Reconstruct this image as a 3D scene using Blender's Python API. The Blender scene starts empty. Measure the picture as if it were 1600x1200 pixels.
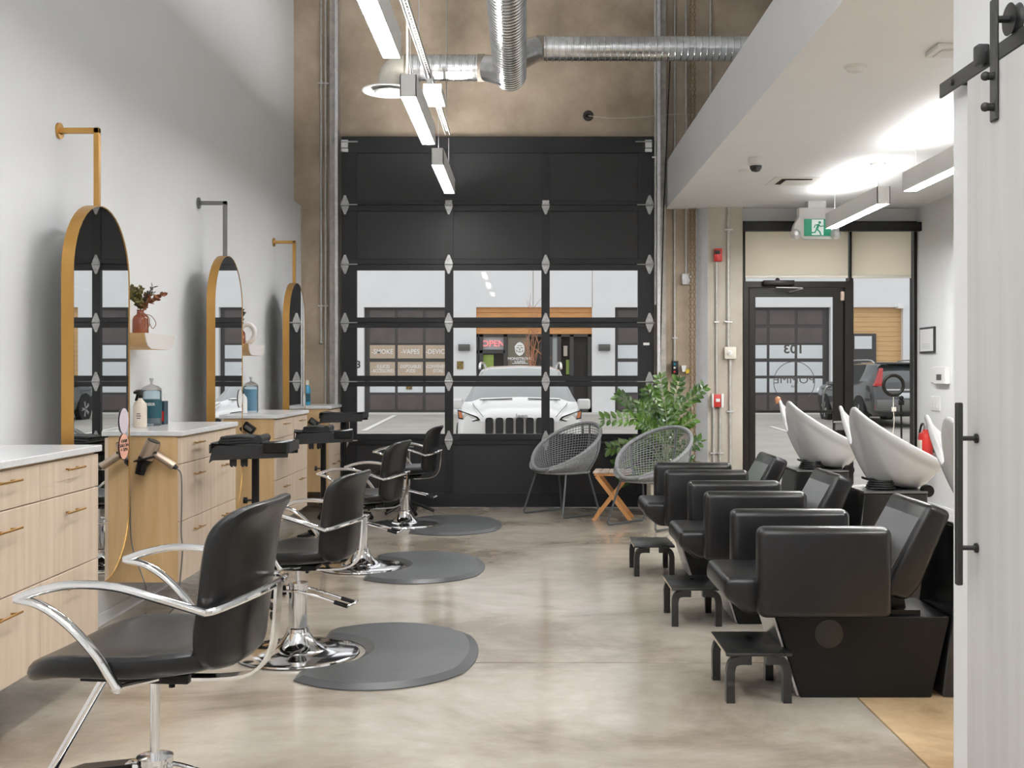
import bpy, bmesh, math, random
from mathutils import Vector, Matrix, Euler
R = math.radians
PI = math.pi
random.seed(7)
S = bpy.context.scene
COL = S.collection

# ------------------------------------------------------------------ camera, world, exposure
cd = bpy.data.cameras.new('camera')
cam = bpy.data.objects.new('camera', cd)
COL.objects.link(cam)
cam.location = (0, 0, 1.325)
cam.rotation_euler = (R(90), 0, 0)
cd.sensor_width = 36
cd.lens = 1700 / 1600 * 36
cd.shift_x = -22 / 1600
cd.shift_y = -17 / 1600
cd.clip_end = 200
S.camera = cam

W = bpy.data.worlds.new('overcast_sky')
S.world = W
W.use_nodes = True
bg = W.node_tree.nodes['Background']
bg.inputs['Color'].default_value = (0.965, 0.98, 1.0, 1)
bg.inputs['Strength'].default_value = 1.3
LAMP = 62.0          # radiance of the tube diffusers
S.view_settings.view_transform = 'Standard'
S.view_settings.look = 'None'
S.view_settings.exposure = 0.0
S.view_settings.gamma = 1.0
S.view_settings.use_curve_mapping = False
S.cycles.max_bounces = 8
S.cycles.diffuse_bounces = 4
S.cycles.glossy_bounces = 4
S.cycles.transmission_bounces = 6
S.cycles.transparent_max_bounces = 12
S.cycles.caustics_reflective = False
S.cycles.caustics_refractive = False
S.cycles.use_denoising = True
S.cycles.sample_clamp_indirect = 6.0

# ------------------------------------------------------------------ materials
def newmat(name):
    m = bpy.data.materials.new(name)
    m.use_nodes = True
    return m, m.node_tree.nodes, m.node_tree.links, m.node_tree.nodes['Principled BSDF']

def mat(name, c, rough=0.5, metal=0.0, c2=None, scale=8.0, stretch=(1, 1, 1), bump=0.0, bscale=None, coat=0.0, detail=6.0, spec=None, rvar=0.0, lo=0.35, hi=0.65):
    m, N, L, b = newmat(name)
    b.inputs['Base Color'].default_value = (*c, 1)
    b.inputs['Roughness'].default_value = rough
    b.inputs['Metallic'].default_value = metal
    if spec is not None:
        b.inputs['Specular IOR Level'].default_value = spec
    if coat:
        b.inputs['Coat Weight'].default_value = coat
        b.inputs['Coat Roughness'].default_value = 0.08
    tc = N.new('ShaderNodeTexCoord')
    mp = N.new('ShaderNodeMapping')
    mp.inputs['Scale'].default_value = stretch
    L.new(tc.outputs['Object'], mp.inputs['Vector'])
    nz = N.new('ShaderNodeTexNoise')
    nz.inputs['Scale'].default_value = scale
    nz.inputs['Detail'].default_value = detail
    L.new(mp.outputs['Vector'], nz.inputs['Vector'])
    if c2 is not None:
        cr = N.new('ShaderNodeValToRGB')
        cr.color_ramp.elements[0].position = lo
        cr.color_ramp.elements[1].position = hi
        cr.color_ramp.elements[0].color = (*c, 1)
        cr.color_ramp.elements[1].color = (*c2, 1)
        L.new(nz.outputs['Fac'], cr.inputs['Fac'])
        L.new(cr.outputs['Color'], b.inputs['Base Color'])
    if rvar:
        mr = N.new('ShaderNodeMapRange')
        mr.inputs['To Min'].default_value = max(0.02, rough - rvar)
        mr.inputs['To Max'].default_value = rough + rvar
        L.new(nz.outputs['Fac'], mr.inputs['Value'])
        L.new(mr.outputs['Result'], b.inputs['Roughness'])
    if bump:
        n2 = N.new('ShaderNodeTexNoise')
        n2.inputs['Scale'].default_value = bscale or scale * 6
        n2.inputs['Detail'].default_value = 3
        L.new(mp.outputs['Vector'], n2.inputs['Vector'])
        bp = N.new('ShaderNodeBump')
        bp.inputs['Strength'].default_value = bump
        bp.inputs['Distance'].default_value = 0.01
        L.new(n2.outputs['Fac'], bp.inputs['Height'])
        L.new(bp.outputs['Normal'], b.inputs['Normal'])
    return m

def emit(name, c, s):
    m, N, L, b = newmat(name)
    b.inputs['Base Color'].default_value = (*c, 1)
    b.inputs['Emission Color'].default_value = (*c, 1)
    b.inputs['Emission Strength'].default_value = s
    return m

def glass(name, tint=(1, 1, 1), refl=0.06, rough=0.0, body=None, opac=0.0):
    m, N, L, b = newmat(name)
    out = N['Material Output']
    tr = N.new('ShaderNodeBsdfTransparent')
    tr.inputs['Color'].default_value = (*tint, 1)
    gl = N.new('ShaderNodeBsdfGlossy')
    gl.inputs['Roughness'].default_value = rough
    lw = N.new('ShaderNodeFresnel')
    lw.inputs['IOR'].default_value = 1.17
    mx = N.new('ShaderNodeMixShader')
    L.new(lw.outputs['Fac'], mx.inputs['Fac'])
    L.new(tr.outputs[0], mx.inputs[1])
    L.new(gl.outputs[0], mx.inputs[2])
    last = mx
    if opac:
        b.inputs['Base Color'].default_value = (*body, 1)
        b.inputs['Roughness'].default_value = 0.3
        m2 = N.new('ShaderNodeMixShader')
        m2.inputs['Fac'].default_value = opac
        L.new(mx.outputs[0], m2.inputs[1])
        L.new(b.outputs[0], m2.inputs[2])
        last = m2
    L.new(last.outputs[0], out.inputs['Surface'])
    return m

def concrete_floor(name, tint=(1, 1, 1)):
    m, N, L, b = newmat(name)
    tc = N.new('ShaderNodeTexCoord')
    n1 = N.new('ShaderNodeTexNoise'); n1.inputs['Scale'].default_value = 0.9; n1.inputs['Detail'].default_value = 8; n1.inputs['Roughness'].default_value = 0.65
    n1.inputs['Distortion'].default_value = 0.6
    n2 = N.new('ShaderNodeTexNoise'); n2.inputs['Scale'].default_value = 7; n2.inputs['Detail'].default_value = 8; n2.inputs['Roughness'].default_value = 0.7
    mp = N.new('ShaderNodeMapping'); mp.inputs['Scale'].default_value = (0.8, 1.15, 1)
    L.new(tc.outputs['Object'], mp.inputs['Vector'])
    L.new(mp.outputs[0], n1.inputs['Vector']); L.new(mp.outputs[0], n2.inputs['Vector'])
    cr = N.new('ShaderNodeValToRGB')
    e = cr.color_ramp.elements
    cols = [(0.24, 0.195, 0.15), (0.38, 0.335, 0.28), (0.50, 0.46, 0.40)]
    e[0].position = 0.36; e[0].color = (*[a * t for a, t in zip(cols[0], tint)], 1)
    e[1].position = 0.68; e[1].color = (*[a * t for a, t in zip(cols[2], tint)], 1)
    k = cr.color_ramp.elements.new(0.5); k.color = (*[a * t for a, t in zip(cols[1], tint)], 1)
    L.new(n1.outputs['Fac'], cr.inputs['Fac'])
    mx = N.new('ShaderNodeMix'); mx.data_type = 'RGBA'; mx.blend_type = 'OVERLAY'
    mx.inputs['Factor'].default_value = 0.22
    c2 = N.new('ShaderNodeValToRGB')
    c2.color_ramp.elements[0].position = 0.3; c2.color_ramp.elements[0].color = (0.25, 0.25, 0.25, 1)
    c2.color_ramp.elements[1].position = 0.7; c2.color_ramp.elements[1].color = (0.75, 0.75, 0.75, 1)
    L.new(n2.outputs['Fac'], c2.inputs['Fac'])
    L.new(cr.outputs['Color'], mx.inputs[6]); L.new(c2.outputs['Color'], mx.inputs[7])
    L.new(mx.outputs[2], b.inputs['Base Color'])
    mr = N.new('ShaderNodeMapRange')
    mr.inputs['From Min'].default_value = 0.3; mr.inputs['From Max'].default_value = 0.7
    mr.inputs['To Min'].default_value = 0.18; mr.inputs['To Max'].default_value = 0.30
    L.new(n2.outputs['Fac'], mr.inputs['Value'])
    b.inputs['Roughness'].default_value = 0.15
    b.inputs['Specular IOR Level'].default_value = 0.75
    bp = N.new('ShaderNodeBump'); bp.inputs['Strength'].default_value = 0.015; bp.inputs['Distance'].default_value = 0.01
    L.new(n2.outputs['Fac'], bp.inputs['Height']); L.new(bp.outputs[0], b.inputs['Normal'])
    return m

def concrete_wall(name, ca, cb, cc):
    m, N, L, b = newmat(name)
    tc = N.new('ShaderNodeTexCoord')
    n1 = N.new('ShaderNodeTexNoise'); n1.inputs['Scale'].default_value = 1.7; n1.inputs['Detail'].default_value = 9; n1.inputs['Roughness'].default_value = 0.6
    n2 = N.new('ShaderNodeTexNoise'); n2.inputs['Scale'].default_value = 22; n2.inputs['Detail'].default_value = 5
    L.new(tc.outputs['Object'], n1.inputs['Vector']); L.new(tc.outputs['Object'], n2.inputs['Vector'])
    cr = N.new('ShaderNodeValToRGB')
    e = cr.color_ramp.elements
    e[0].position = 0.3; e[0].color = (*ca, 1)
    e[1].position = 0.72; e[1].color = (*cc, 1)
    k = e.new(0.5); k.color = (*cb, 1)
    L.new(n1.outputs['Fac'], cr.inputs['Fac'])
    L.new(cr.outputs['Color'], b.inputs['Base Color'])
    b.inputs['Roughness'].default_value = 0.8
    bp = N.new('ShaderNodeBump'); bp.inputs['Strength'].default_value = 0.25; bp.inputs['Distance'].default_value = 0.01
    L.new(n2.outputs['Fac'], bp.inputs['Height']); L.new(bp.outputs[0], b.inputs['Normal'])
    return m

M = {}
M['white'] = mat('white_paint', (0.77, 0.785, 0.80), 0.6, c2=(0.785, 0.80, 0.815), scale=3, bump=0.04, bscale=60)
M['white2'] = mat('ceiling_paint', (0.84, 0.855, 0.87), 0.7, c2=(0.855, 0.87, 0.885), scale=3)
M['floor'] = concrete_floor('polished_concrete')
M['floor2'] = concrete_floor('polished_concrete_amber', (1.35, 1.1, 0.78))
M['joint'] = mat('joint_dark', (0.03, 0.026, 0.022), 0.9)
M['conc'] = concrete_wall('raw_concrete', (0.25, 0.198, 0.145), (0.38, 0.305, 0.23), (0.49, 0.405, 0.315))
M['concg'] = concrete_wall('grey_concrete', (0.36, 0.32, 0.27), (0.45, 0.41, 0.35), (0.53, 0.49, 0.43))
M['conc_daylit'] = concrete_wall('daylit_concrete', (0.62, 0.64, 0.68), (0.67, 0.69, 0.73), (0.72, 0.74, 0.78))  # bluish daylight on the column chamfer put into its colour
M['black'] = mat('black_door_paint', (0.009, 0.009, 0.010), 0.45, c2=(0.011, 0.011, 0.012), scale=4, spec=0.28)
M['blackp'] = mat('black_panel', (0.012, 0.012, 0.013), 0.5, spec=0.35)
M['bronze'] = mat('dark_bronze', (0.009, 0.007, 0.005), 0.4, spec=0.25)
M['galv'] = mat('galvanised', (0.62, 0.62, 0.62), 0.35, 0.7, c2=(0.5, 0.5, 0.51), scale=30)
M['zinc'] = mat('zinc_hinge', (0.42, 0.42, 0.42), 0.4, 0.6, c2=(0.3, 0.3, 0.3), scale=60)
M['galvd'] = mat('zinc_rod', (0.4, 0.4, 0.4), 0.3, 0.8)
M['track'] = mat('weathered_track', (0.50, 0.47, 0.43), 0.55, 0.3, c2=(0.38, 0.36, 0.33), scale=14)
M['cond'] = mat('conduit_steel', (0.55, 0.54, 0.51), 0.4, 0.5, c2=(0.45, 0.44, 0.41), scale=20)
M['duct'] = mat('duct_steel', (0.78, 0.79, 0.80), 0.22, 1.0, c2=(0.62, 0.63, 0.64), scale=12)
M['tape'] = mat('duct_seal', (0.27, 0.23, 0.19), 0.7)
M['chrome'] = mat('chrome', (0.80, 0.80, 0.81), 0.09, 1.0)
M['alu'] = mat('brushed_steel', (0.6, 0.6, 0.6), 0.3, 1.0)
M['mirror'] = mat('mirror_glass', (0.9, 0.91, 0.91), 0.0, 1.0)
M['brass'] = mat('brushed_brass', (0.40, 0.215, 0.06), 0.36, 0.85, c2=(0.45, 0.26, 0.08), scale=10, stretch=(1, 1, 0.1))
M['graym'] = mat('grey_metal', (0.16, 0.16, 0.155), 0.4, 0.6)
M['maple'] = mat('maple_front', (0.60, 0.475, 0.36), 0.42, c2=(0.70, 0.58, 0.46), scale=3.0, stretch=(9, 9, 0.7), detail=4, lo=0.3, hi=0.7)
M['maple2'] = mat('maple_side', (0.55, 0.36, 0.17), 0.45, c2=(0.64, 0.44, 0.23), scale=3.0, stretch=(9, 9, 0.7), detail=4, lo=0.3, hi=0.7)
M['seam'] = mat('seam_dark', (0.07, 0.05, 0.035), 0.8)
M['quartz'] = mat('quartz_top', (0.72, 0.73, 0.74), 0.18, c2=(0.76, 0.77, 0.78), scale=40)
M['leather'] = mat('black_leather', (0.008, 0.008, 0.0085), 0.30, c2=(0.010, 0.010, 0.0105), scale=10, bump=0.04, bscale=180, spec=0.28)
M['leather2'] = mat('matte_leather', (0.005, 0.005, 0.0055), 0.33, bump=0.04, bscale=160, spec=0.25, coat=0.28)
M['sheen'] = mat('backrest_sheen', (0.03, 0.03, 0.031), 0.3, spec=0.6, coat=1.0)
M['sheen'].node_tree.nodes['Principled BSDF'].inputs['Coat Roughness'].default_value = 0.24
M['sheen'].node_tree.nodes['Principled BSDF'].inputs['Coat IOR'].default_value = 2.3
M['leather2'].node_tree.nodes['Principled BSDF'].inputs['Coat Roughness'].default_value = 0.26
M['leather2'].node_tree.nodes['Principled BSDF'].inputs['Coat IOR'].default_value = 1.62
M['plastic'] = mat('black_plastic', (0.005, 0.005, 0.005), 0.35, spec=0.22)
M['gloss'] = mat('gloss_black', (0.010, 0.010, 0.010), 0.16, c2=(0.014, 0.014, 0.014), scale=5)
M['ceramic'] = mat('white_ceramic', (0.50, 0.505, 0.51), 0.12, coat=0.5)
M['rubber'] = mat('grey_rubber', (0.060, 0.063, 0.066), 0.36, c2=(0.085, 0.088, 0.092), scale=3, bump=0.05, bscale=80)
M['stool'] = mat('stool_black', (0.012, 0.012, 0.012), 0.3, c2=(0.03, 0.03, 0.03), scale=9, lo=0.55, hi=0.8, rvar=0.1)
M['ply'] = mat('ply_edge', (0.55, 0.47, 0.36), 0.6)
M['wicker'] = mat('grey_wicker', (0.16, 0.165, 0.17), 0.6, c2=(0.24, 0.245, 0.25), scale=60)
M['wframe'] = mat('grey_powdercoat', (0.10, 0.11, 0.12), 0.4, 0.3)
M['acacia'] = mat('acacia_wood', (0.50, 0.22, 0.07), 0.45, c2=(0.62, 0.31, 0.11), scale=5, stretch=(4, 4, 0.8))
M['acacia2'] = mat('weathered_top', (0.50, 0.40, 0.34), 0.5, c2=(0.42, 0.32, 0.26), scale=6, stretch=(6, 1, 1))
M['leaf'] = mat('plant_leaf', (0.018, 0.055, 0.008), 0.25, c2=(0.085, 0.17, 0.022), scale=5)
M['stem'] = mat('plant_stem', (0.22, 0.28, 0.12), 0.5)
M['pot'] = mat('planter', (0.58, 0.54, 0.46), 0.5, c2=(0.5, 0.46, 0.38), scale=6)
M['soil'] = mat('soil', (0.04, 0.03, 0.02), 0.9, bump=0.5)
M['red'] = mat('red_alarm', (0.48, 0.025, 0.02), 0.35)
M['wplast'] = mat('white_plastic', (0.78, 0.78, 0.77), 0.4)
M['ivory'] = mat('ivory_plastic', (0.66, 0.63, 0.55), 0.45)
M['green'] = mat('sign_green', (0.01, 0.30, 0.16), 0.4)
M['shade'] = None
M['amber'] = mat('amber_glass', (0.20, 0.045, 0.015), 0.08, coat=0.5)
M['teal'] = mat('teal_label', (0.0, 0.055, 0.075), 0.3)
M['navy'] = mat('navy_box', (0.015, 0.04, 0.06), 0.35)
M['cream'] = mat('cream_plastic', (0.68, 0.60, 0.50), 0.4)
M['blue'] = mat('blue_liquid', (0.02, 0.25, 0.42), 0.1, coat=0.6)
M['pink'] = mat('pink_sticker', (0.80, 0.42, 0.32), 0.5)
M['lav'] = mat('lavender_sticker', (0.66, 0.58, 0.66), 0.5)
M['champ'] = mat('champagne_metal', (0.42, 0.34, 0.27), 0.32, 0.7)
M['dleaf'] = mat('olive_leaf', (0.10, 0.09, 0.02), 0.6, c2=(0.16, 0.13, 0.04), scale=10)
M['dleaf2'] = mat('rust_leaf', (0.22, 0.08, 0.03), 0.6)
M['dleaf3'] = mat('slate_leaf', (0.06, 0.075, 0.07), 0.6)
M['oakside'] = mat('oak_shelf', (0.56, 0.33, 0.13), 0.5, c2=(0.66, 0.42, 0.19), scale=4, stretch=(1, 6, 6))
M['blush'] = mat('pale_shelf', (0.72, 0.68, 0.66), 0.5)
M['doorw'] = mat('whitewashed_board', (0.47, 0.47, 0.465), 0.55, c2=(0.54, 0.54, 0.535), scale=2.5, stretch=(8, 8, 0.35), detail=7, bump=0.05, bscale=20, lo=0.3, hi=0.7)
M['iron'] = mat('black_iron', (0.025, 0.025, 0.025), 0.45, 0.3)
M['cloth'] = mat('black_cloth', (0.014, 0.014, 0.015), 0.8, bump=0.2, bscale=200)
M['lamp'] = emit('lamp_diffuser', (1.0, 0.985, 0.96), LAMP)
M['lamp_up'] = emit('lamp_upper_diffuser', (1.0, 0.985, 0.96), LAMP * 2.0)
M['lamp_up2'] = emit('lamp_upper_diffuser_soft', (1.0, 0.985, 0.96), LAMP * 0.6)
M['lamp_r'] = emit('basin_lamp_diffuser', (1.0, 0.99, 0.97), LAMP * 2.3)
M['lamp_fill'] = emit('fill_lamp_diffuser', (1.0, 0.985, 0.96), LAMP * 1.3)  # for the added lamps out of view
M['lampw'] = mat('lamp_housing', (0.76, 0.76, 0.75), 0.45)
M['pane'] = glass('window_glass')
M['jar'] = glass('jar_glass', (0.9, 0.95, 0.97), body=(0.6, 0.7, 0.75), opac=0.12)
M['frost'] = mat('frosted_glass', (0.62, 0.66, 0.68), 0.25, c2=(0.66, 0.70, 0.72), scale=2)
M['beigef'] = mat('beige_film', (0.46, 0.36, 0.27), 0.35, c2=(0.50, 0.39, 0.29), scale=2)
M['ext'] = mat('exterior_stucco', (0.72, 0.73, 0.74), 0.8, c2=(0.75, 0.76, 0.77), scale=1.5)
M['extd'] = mat('exterior_brown_door', (0.085, 0.07, 0.068), 0.45, c2=(0.11, 0.09, 0.088), scale=3)
M['extf'] = mat('exterior_frame', (0.05, 0.047, 0.045), 0.45)
M['cedar'] = mat('cedar_board', (0.55, 0.25, 0.08), 0.5, c2=(0.64, 0.32, 0.12), scale=3, stretch=(1, 1, 10))
M['cedar2'] = mat('cedar_light', (0.62, 0.38, 0.17), 0.5, c2=(0.68, 0.44, 0.21), scale=3, stretch=(1, 1, 10))
M['asph'] = mat('pale_asphalt', (0.36, 0.34, 0.305), 0.85, c2=(0.42, 0.40, 0.36), scale=1.2, bump=0.2, bscale=60)
M['kerb'] = mat('kerb_concrete', (0.55, 0.54, 0.50), 0.8)
M['line'] = mat('line_paint', (0.75, 0.74, 0.70), 0.7)
M['carw'] = mat('white_car_paint', (0.74, 0.74, 0.73), 0.22, coat=0.8)
M['cark'] = mat('black_car_paint', (0.03, 0.033, 0.035), 0.2, coat=0.8)
M['carg'] = mat('car_window', (0.05, 0.06, 0.06), 0.05, coat=1.0)
M['carg2'] = mat('car_windscreen', (0.22, 0.25, 0.24), 0.06, coat=1.0)
M['tire'] = mat('tyre', (0.02, 0.02, 0.02), 0.8)
M['lens'] = mat('lamp_lens', (0.75, 0.76, 0.76), 0.1, 0.3, coat=0.6)
M['orange'] = mat('orange_lens', (0.6, 0.18, 0.06), 0.2)
M['tail'] = mat('tail_lens', (0.5, 0.015, 0.015), 0.12, coat=0.6)
M['neon'] = emit('neon_red', (1.0, 0.25, 0.25), 0.5)
M['wtext'] = mat('white_vinyl', (0.82, 0.82, 0.80), 0.5)
M['ktext'] = mat('black_vinyl', (0.03, 0.03, 0.025), 0.5)
M['gold'] = mat('gold_plaque', (0.30, 0.20, 0.04), 0.4, c2=(0.06, 0.05, 0.02), scale=12)
M['darkin'] = mat('dark_interior', (0.05, 0.045, 0.04), 0.8)
M['olive'] = mat('olive_poster', (0.24, 0.215, 0.16), 0.5)
M['paper'] = mat('paper', (0.78, 0.78, 0.78), 0.6)
M['yellow'] = mat('yellow_tag', (0.65, 0.45, 0.03), 0.5)
M['chain'] = mat('brass_chain', (0.30, 0.22, 0.13), 0.4, 0.7)
M['terra'] = mat('terracotta', (0.45, 0.20, 0.10), 0.5)
M['lime'] = mat('lime_poster', (0.35, 0.50, 0.10), 0.5)
M['screen'] = emit('exit_white', (0.85, 0.92, 0.90), 0.35)
# roller shade cloth: light passes through it
_m, _N, _L, _b = newmat('shade_cloth')
_b.inputs['Base Color'].default_value = (0.92, 0.87, 0.77, 1); _b.inputs['Roughness'].default_value = 0.8
_t = _N.new('ShaderNodeBsdfTranslucent'); _t.inputs['Color'].default_value = (1.0, 0.95, 0.84, 1)
_x = _N.new('ShaderNodeMixShader'); _x.inputs['Fac'].default_value = 0.7
_L.new(_b.outputs[0], _x.inputs[1]); _L.new(_t.outputs[0], _x.inputs[2]); _L.new(_x.outputs[0], _N['Material Output'].inputs['Surface'])
M['shade'] = _m

# ------------------------------------------------------------------ mesh helpers
def catmull(pts, n=6, closed=False):
    P_ = [Vector(p) for p in pts]
    out = []
    k = len(P_)
    rng = range(k if closed else k - 1)
    for i in rng:
        p1, p2 = P_[i], P_[(i + 1) % k]
        p0 = P_[(i - 1) % k] if (closed or i > 0) else p1 * 2 - p2
        p3 = P_[(i + 2) % k] if (closed or i < k - 2) else p2 * 2 - p1
        for j in range(n):
            t = j / n
            out.append(0.5 * ((2 * p1) + (p2 - p0) * t + (2 * p0 - 5 * p1 + 4 * p2 - p3) * t * t + (3 * p1 - p0 - 3 * p2 + p3) * t ** 3))
    if not closed:
        out.append(P_[-1])
    return out

class MB:
    def __init__(self):
        self.v = []; self.f = []; self.mi = []; self.cur = 0
    def m(self, i):
        self.cur = i; return self
    def add(self, vs, fs):
        o = len(self.v)
        self.v += [Vector(p) for p in vs]
        for f in fs:
            self.f.append([a + o for a in f]); self.mi.append(self.cur)
        return self
    def box(self, x0, x1, y0, y1, z0, z1, bev=0.0, seg=2, xf=None):
        bm = bmesh.new()
        bmesh.ops.create_cube(bm, size=1)
        for v in bm.verts:
            v.co = Vector(((x0 + x1) / 2 + v.co.x * (x1 - x0), (y0 + y1) / 2 + v.co.y * (y1 - y0), (z0 + z1) / 2 + v.co.z * (z1 - z0)))
        if bev:
            bmesh.ops.bevel(bm, geom=bm.edges[:], offset=bev, segments=seg, profile=0.5, affect='EDGES')
        return self.frombm(bm, xf)
    def frombm(self, bm, xf=None):
        bm.verts.index_update()
        vs = [(xf @ v.co) if xf else v.co.copy() for v in bm.verts]
        fs = [[v.index for v in f.verts] for f in bm.faces]
        bm.free()
        return self.add(vs, fs)
    def prism(self, poly, axis, a0, a1, bev=0.0, seg=2, xf=None):
        """poly: 2D points; axis 'x': (y,z), 'y': (x,z), 'z': (x,y)"""
        def mk(p, a):
            return {'x': (a, p[0], p[1]), 'y': (p[0], a, p[1]), 'z': (p[0], p[1], a)}[axis]
        bm = bmesh.new()
        A = [bm.verts.new(mk(p, a0)) for p in poly]
        B = [bm.verts.new(mk(p, a1)) for p in poly]
        n = len(poly)
        bm.faces.new(A); bm.faces.new(B[::-1])
        for i in range(n):
            bm.faces.new([A[i], B[i], B[(i + 1) % n], A[(i + 1) % n]])
        bmesh.ops.recalc_face_normals(bm, faces=bm.faces[:])
        if bev:
            bmesh.ops.bevel(bm, geom=bm.edges[:], offset=bev, segments=seg, profile=0.5, affect='EDGES')
        return self.frombm(bm, xf)
    def sweep(self, pts, prof, closed=False, up=(0, 0, 1), scales=None):
        P_ = [Vector(p) for p in pts]
        n = len(P_); k = len(prof)
        T = []
        for i in range(n):
            a = P_[(i - 1) % n] if (closed or i > 0) else P_[i]
            b = P_[(i + 1) % n] if (closed or i < n - 1) else P_[i]
            d = (b - a)
            T.append(d.normalized() if d.length > 1e-9 else Vector((0, 0, 1)))
        u = Vector(up)
        if abs(u.dot(T[0])) > 0.95:
            u = Vector((1, 0, 0)) if abs(T[0].x) < 0.9 else Vector((0, 1, 0))
        s = (u - T[0] * u.dot(T[0])).normalized()
        vs = []
        for i in range(n):
            s = (s - T[i] * s.dot(T[i]))
            s = s.normalized() if s.length > 1e-6 else Vector((1, 0, 0))
            w = T[i].cross(s)
            sc = scales[i] if scales else 1
            for (a, b) in prof:
                vs.append(P_[i] + (s * a + w * b) * sc)
        fs = []
        for i in range(n if closed else n - 1):
            j = (i + 1) % n
            for q in range(k):
                r = (q + 1) % k
                fs.append([i * k + q, j * k + q, j * k + r, i * k + r])
        if not closed:
            fs.append([q for q in range(k)]); fs.append([(n - 1) * k + q for q in range(k)][::-1])
        return self.add(vs, fs)
    def tube(self, pts, r, seg=10, closed=False, scales=None, sq=None):
        prof = [(r * math.cos(2 * PI * i / seg), (sq or r) * math.sin(2 * PI * i / seg)) for i in range(seg)]
        return self.sweep(pts, prof, closed, scales=scales)
    def cyl(self, a, b, r, seg=16, r2=None):
        a = Vector(a); b = Vector(b)
        return self.tube([a, b], r, seg, scales=[1, (r2 if r2 is not None else r) / r])
    def rect(self, pts, w, t, closed=False, up=(0, 0, 1)):
        prof = [(-t / 2, -w / 2), (t / 2, -w / 2), (t / 2, w / 2), (-t / 2, w / 2)]
        return self.sweep(pts, prof, closed, up)
    def lathe(self, prof, seg=24, c=(0, 0, 0), xf=None):
        vs = []; fs = []
        k = len(prof)
        for i in range(seg):
            a = 2 * PI * i / seg
            for (r, z) in prof:
                vs.append(Vector((c[0] + r * math.cos(a), c[1] + r * math.sin(a), c[2] + z)))
        for i in range(seg):
            j = (i + 1) % seg
            for q in range(k - 1):
                fs.append([i * k + q, j * k + q, j * k + q + 1, i * k + q + 1])
        if prof[0][0] > 1e-6: fs.append([i * k for i in range(seg)][::-1])
        if prof[-1][0] > 1e-6: fs.append([i * k + k - 1 for i in range(seg)])
        if xf: vs = [xf @ v for v in vs]
        return self.add(vs, fs)
    def ball(self, c, r, seg=12, sc=(1, 1, 1)):
        pr = [(r * math.sin(PI * i / 8), -r * math.cos(PI * i / 8)) for i in range(9)]
        return self.lathe(pr, seg, xf=Matrix.Translation(c) @ Matrix.Diagonal((*sc, 1)))
    def pad(self, a, b, t, n=4.0, er=None, disp=None, seg=48, map_=None):
        er = er or t / 2
        levels = []
        for fr in (0.05, 0.35, 0.65, 0.85):
            levels.append((1 - fr, -t / 2))
        for i in range(7):
            al = -PI / 2 + PI * i / 6
            levels.append((None, al))
        for fr in (0.85, 0.65, 0.35, 0.05):
            levels.append((1 - fr, t / 2))
        vs = []; fs = []
        for (fr, q) in levels:
            if fr is None:
                d = er * (1 - math.cos(q)); z = t / 2 * math.sin(q); A, B = a - d, b - d
            else:
                z = q; A, B = (a - er) * (1 - fr), (b - er) * (1 - fr)
            for i in range(seg):
                th = 2 * PI * i / seg
                c, s = math.cos(th), math.sin(th)
                x = A * math.copysign(abs(c) ** (2 / n), c); y = B * math.copysign(abs(s) ** (2 / n), s)
                p = Vector((x, y, z))
                if disp: p = Vector(disp(x, y, z))
                if map_: p = Vector(map_(p))
                vs.append(p)
        L_ = len(levels)
        for l in range(L_ - 1):
            for i in range(seg):
                j = (i + 1) % seg
                fs.append([l * seg + i, l * seg + j, (l + 1) * seg + j, (l + 1) * seg + i])
        fs.append([i for i in range(seg)][::-1]); fs.append([(L_ - 1) * seg + i for i in range(seg)])
        return self.add(vs, fs)
    def build(self, name, mats, parent=None, world=False, sharp=35, smooth=True, fixn=True):
        me = bpy.data.meshes.new(name)
        vs = self.v
        if world and parent is not None:
            inv = basis(parent).inverted()
            vs = [inv @ v for v in vs]
        me.from_pydata([tuple(v) for v in vs], [], self.f)
        if fixn:
            bm = bmesh.new(); bm.from_mesh(me)
            bmesh.ops.recalc_face_normals(bm, faces=bm.faces[:])
            bm.to_mesh(me); bm.free()
        if not isinstance(mats, (list, tuple)): mats = [mats]
        for mm in mats: me.materials.append(mm)
        if len(mats) > 1 and len(self.mi) == len(me.polygons):
            me.polygons.foreach_set('material_index', self.mi)
        if smooth:
            me.polygons.foreach_set('use_smooth', [True] * len(me.polygons))
            me.set_sharp_from_angle(angle=R(sharp))
        me.update()
        o = bpy.data.objects.new(name, me)
        COL.objects.link(o)
        if parent is not None: o.parent = parent
        return o

def basis(o):
    m = Matrix.LocRotScale(o.location, o.rotation_euler, o.scale)
    return (basis(o.parent) @ m) if o.parent else m

def tag(o, label=None, cat=None, group=None, kind=None):
    if label: o['label'] = label
    if cat: o['category'] = cat
    if group: o['group'] = group
    if kind: o['kind'] = kind
    return o

def thing(name, label, cat, loc=(0, 0, 0), rz=0.0, group=None, kind=None):
    o = bpy.data.objects.new(name, None)
    o.empty_display_size = 0.1
    COL.objects.link(o)
    o.location = loc; o.rotation_euler = (0, 0, rz)
    return tag(o, label, cat, group, kind)

def copy_tree(o, parent=None):
    c = o.copy(); COL.objects.link(c)
    c.parent = parent
    for ch in [x for x in o.children]:
        copy_tree(ch, c)
    return c

def dup(o, loc, rz, label):
    c = copy_tree(o)
    c.location = loc; c.rotation_euler = (0, 0, rz); c['label'] = label
    return c

def struct(name, mb, m_, parent=None, label=None, **k):
    o = mb.build(name, m_, parent, **k)
    if parent is None: o['kind'] = 'structure'
    if label: o['label'] = label
    return o

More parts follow.
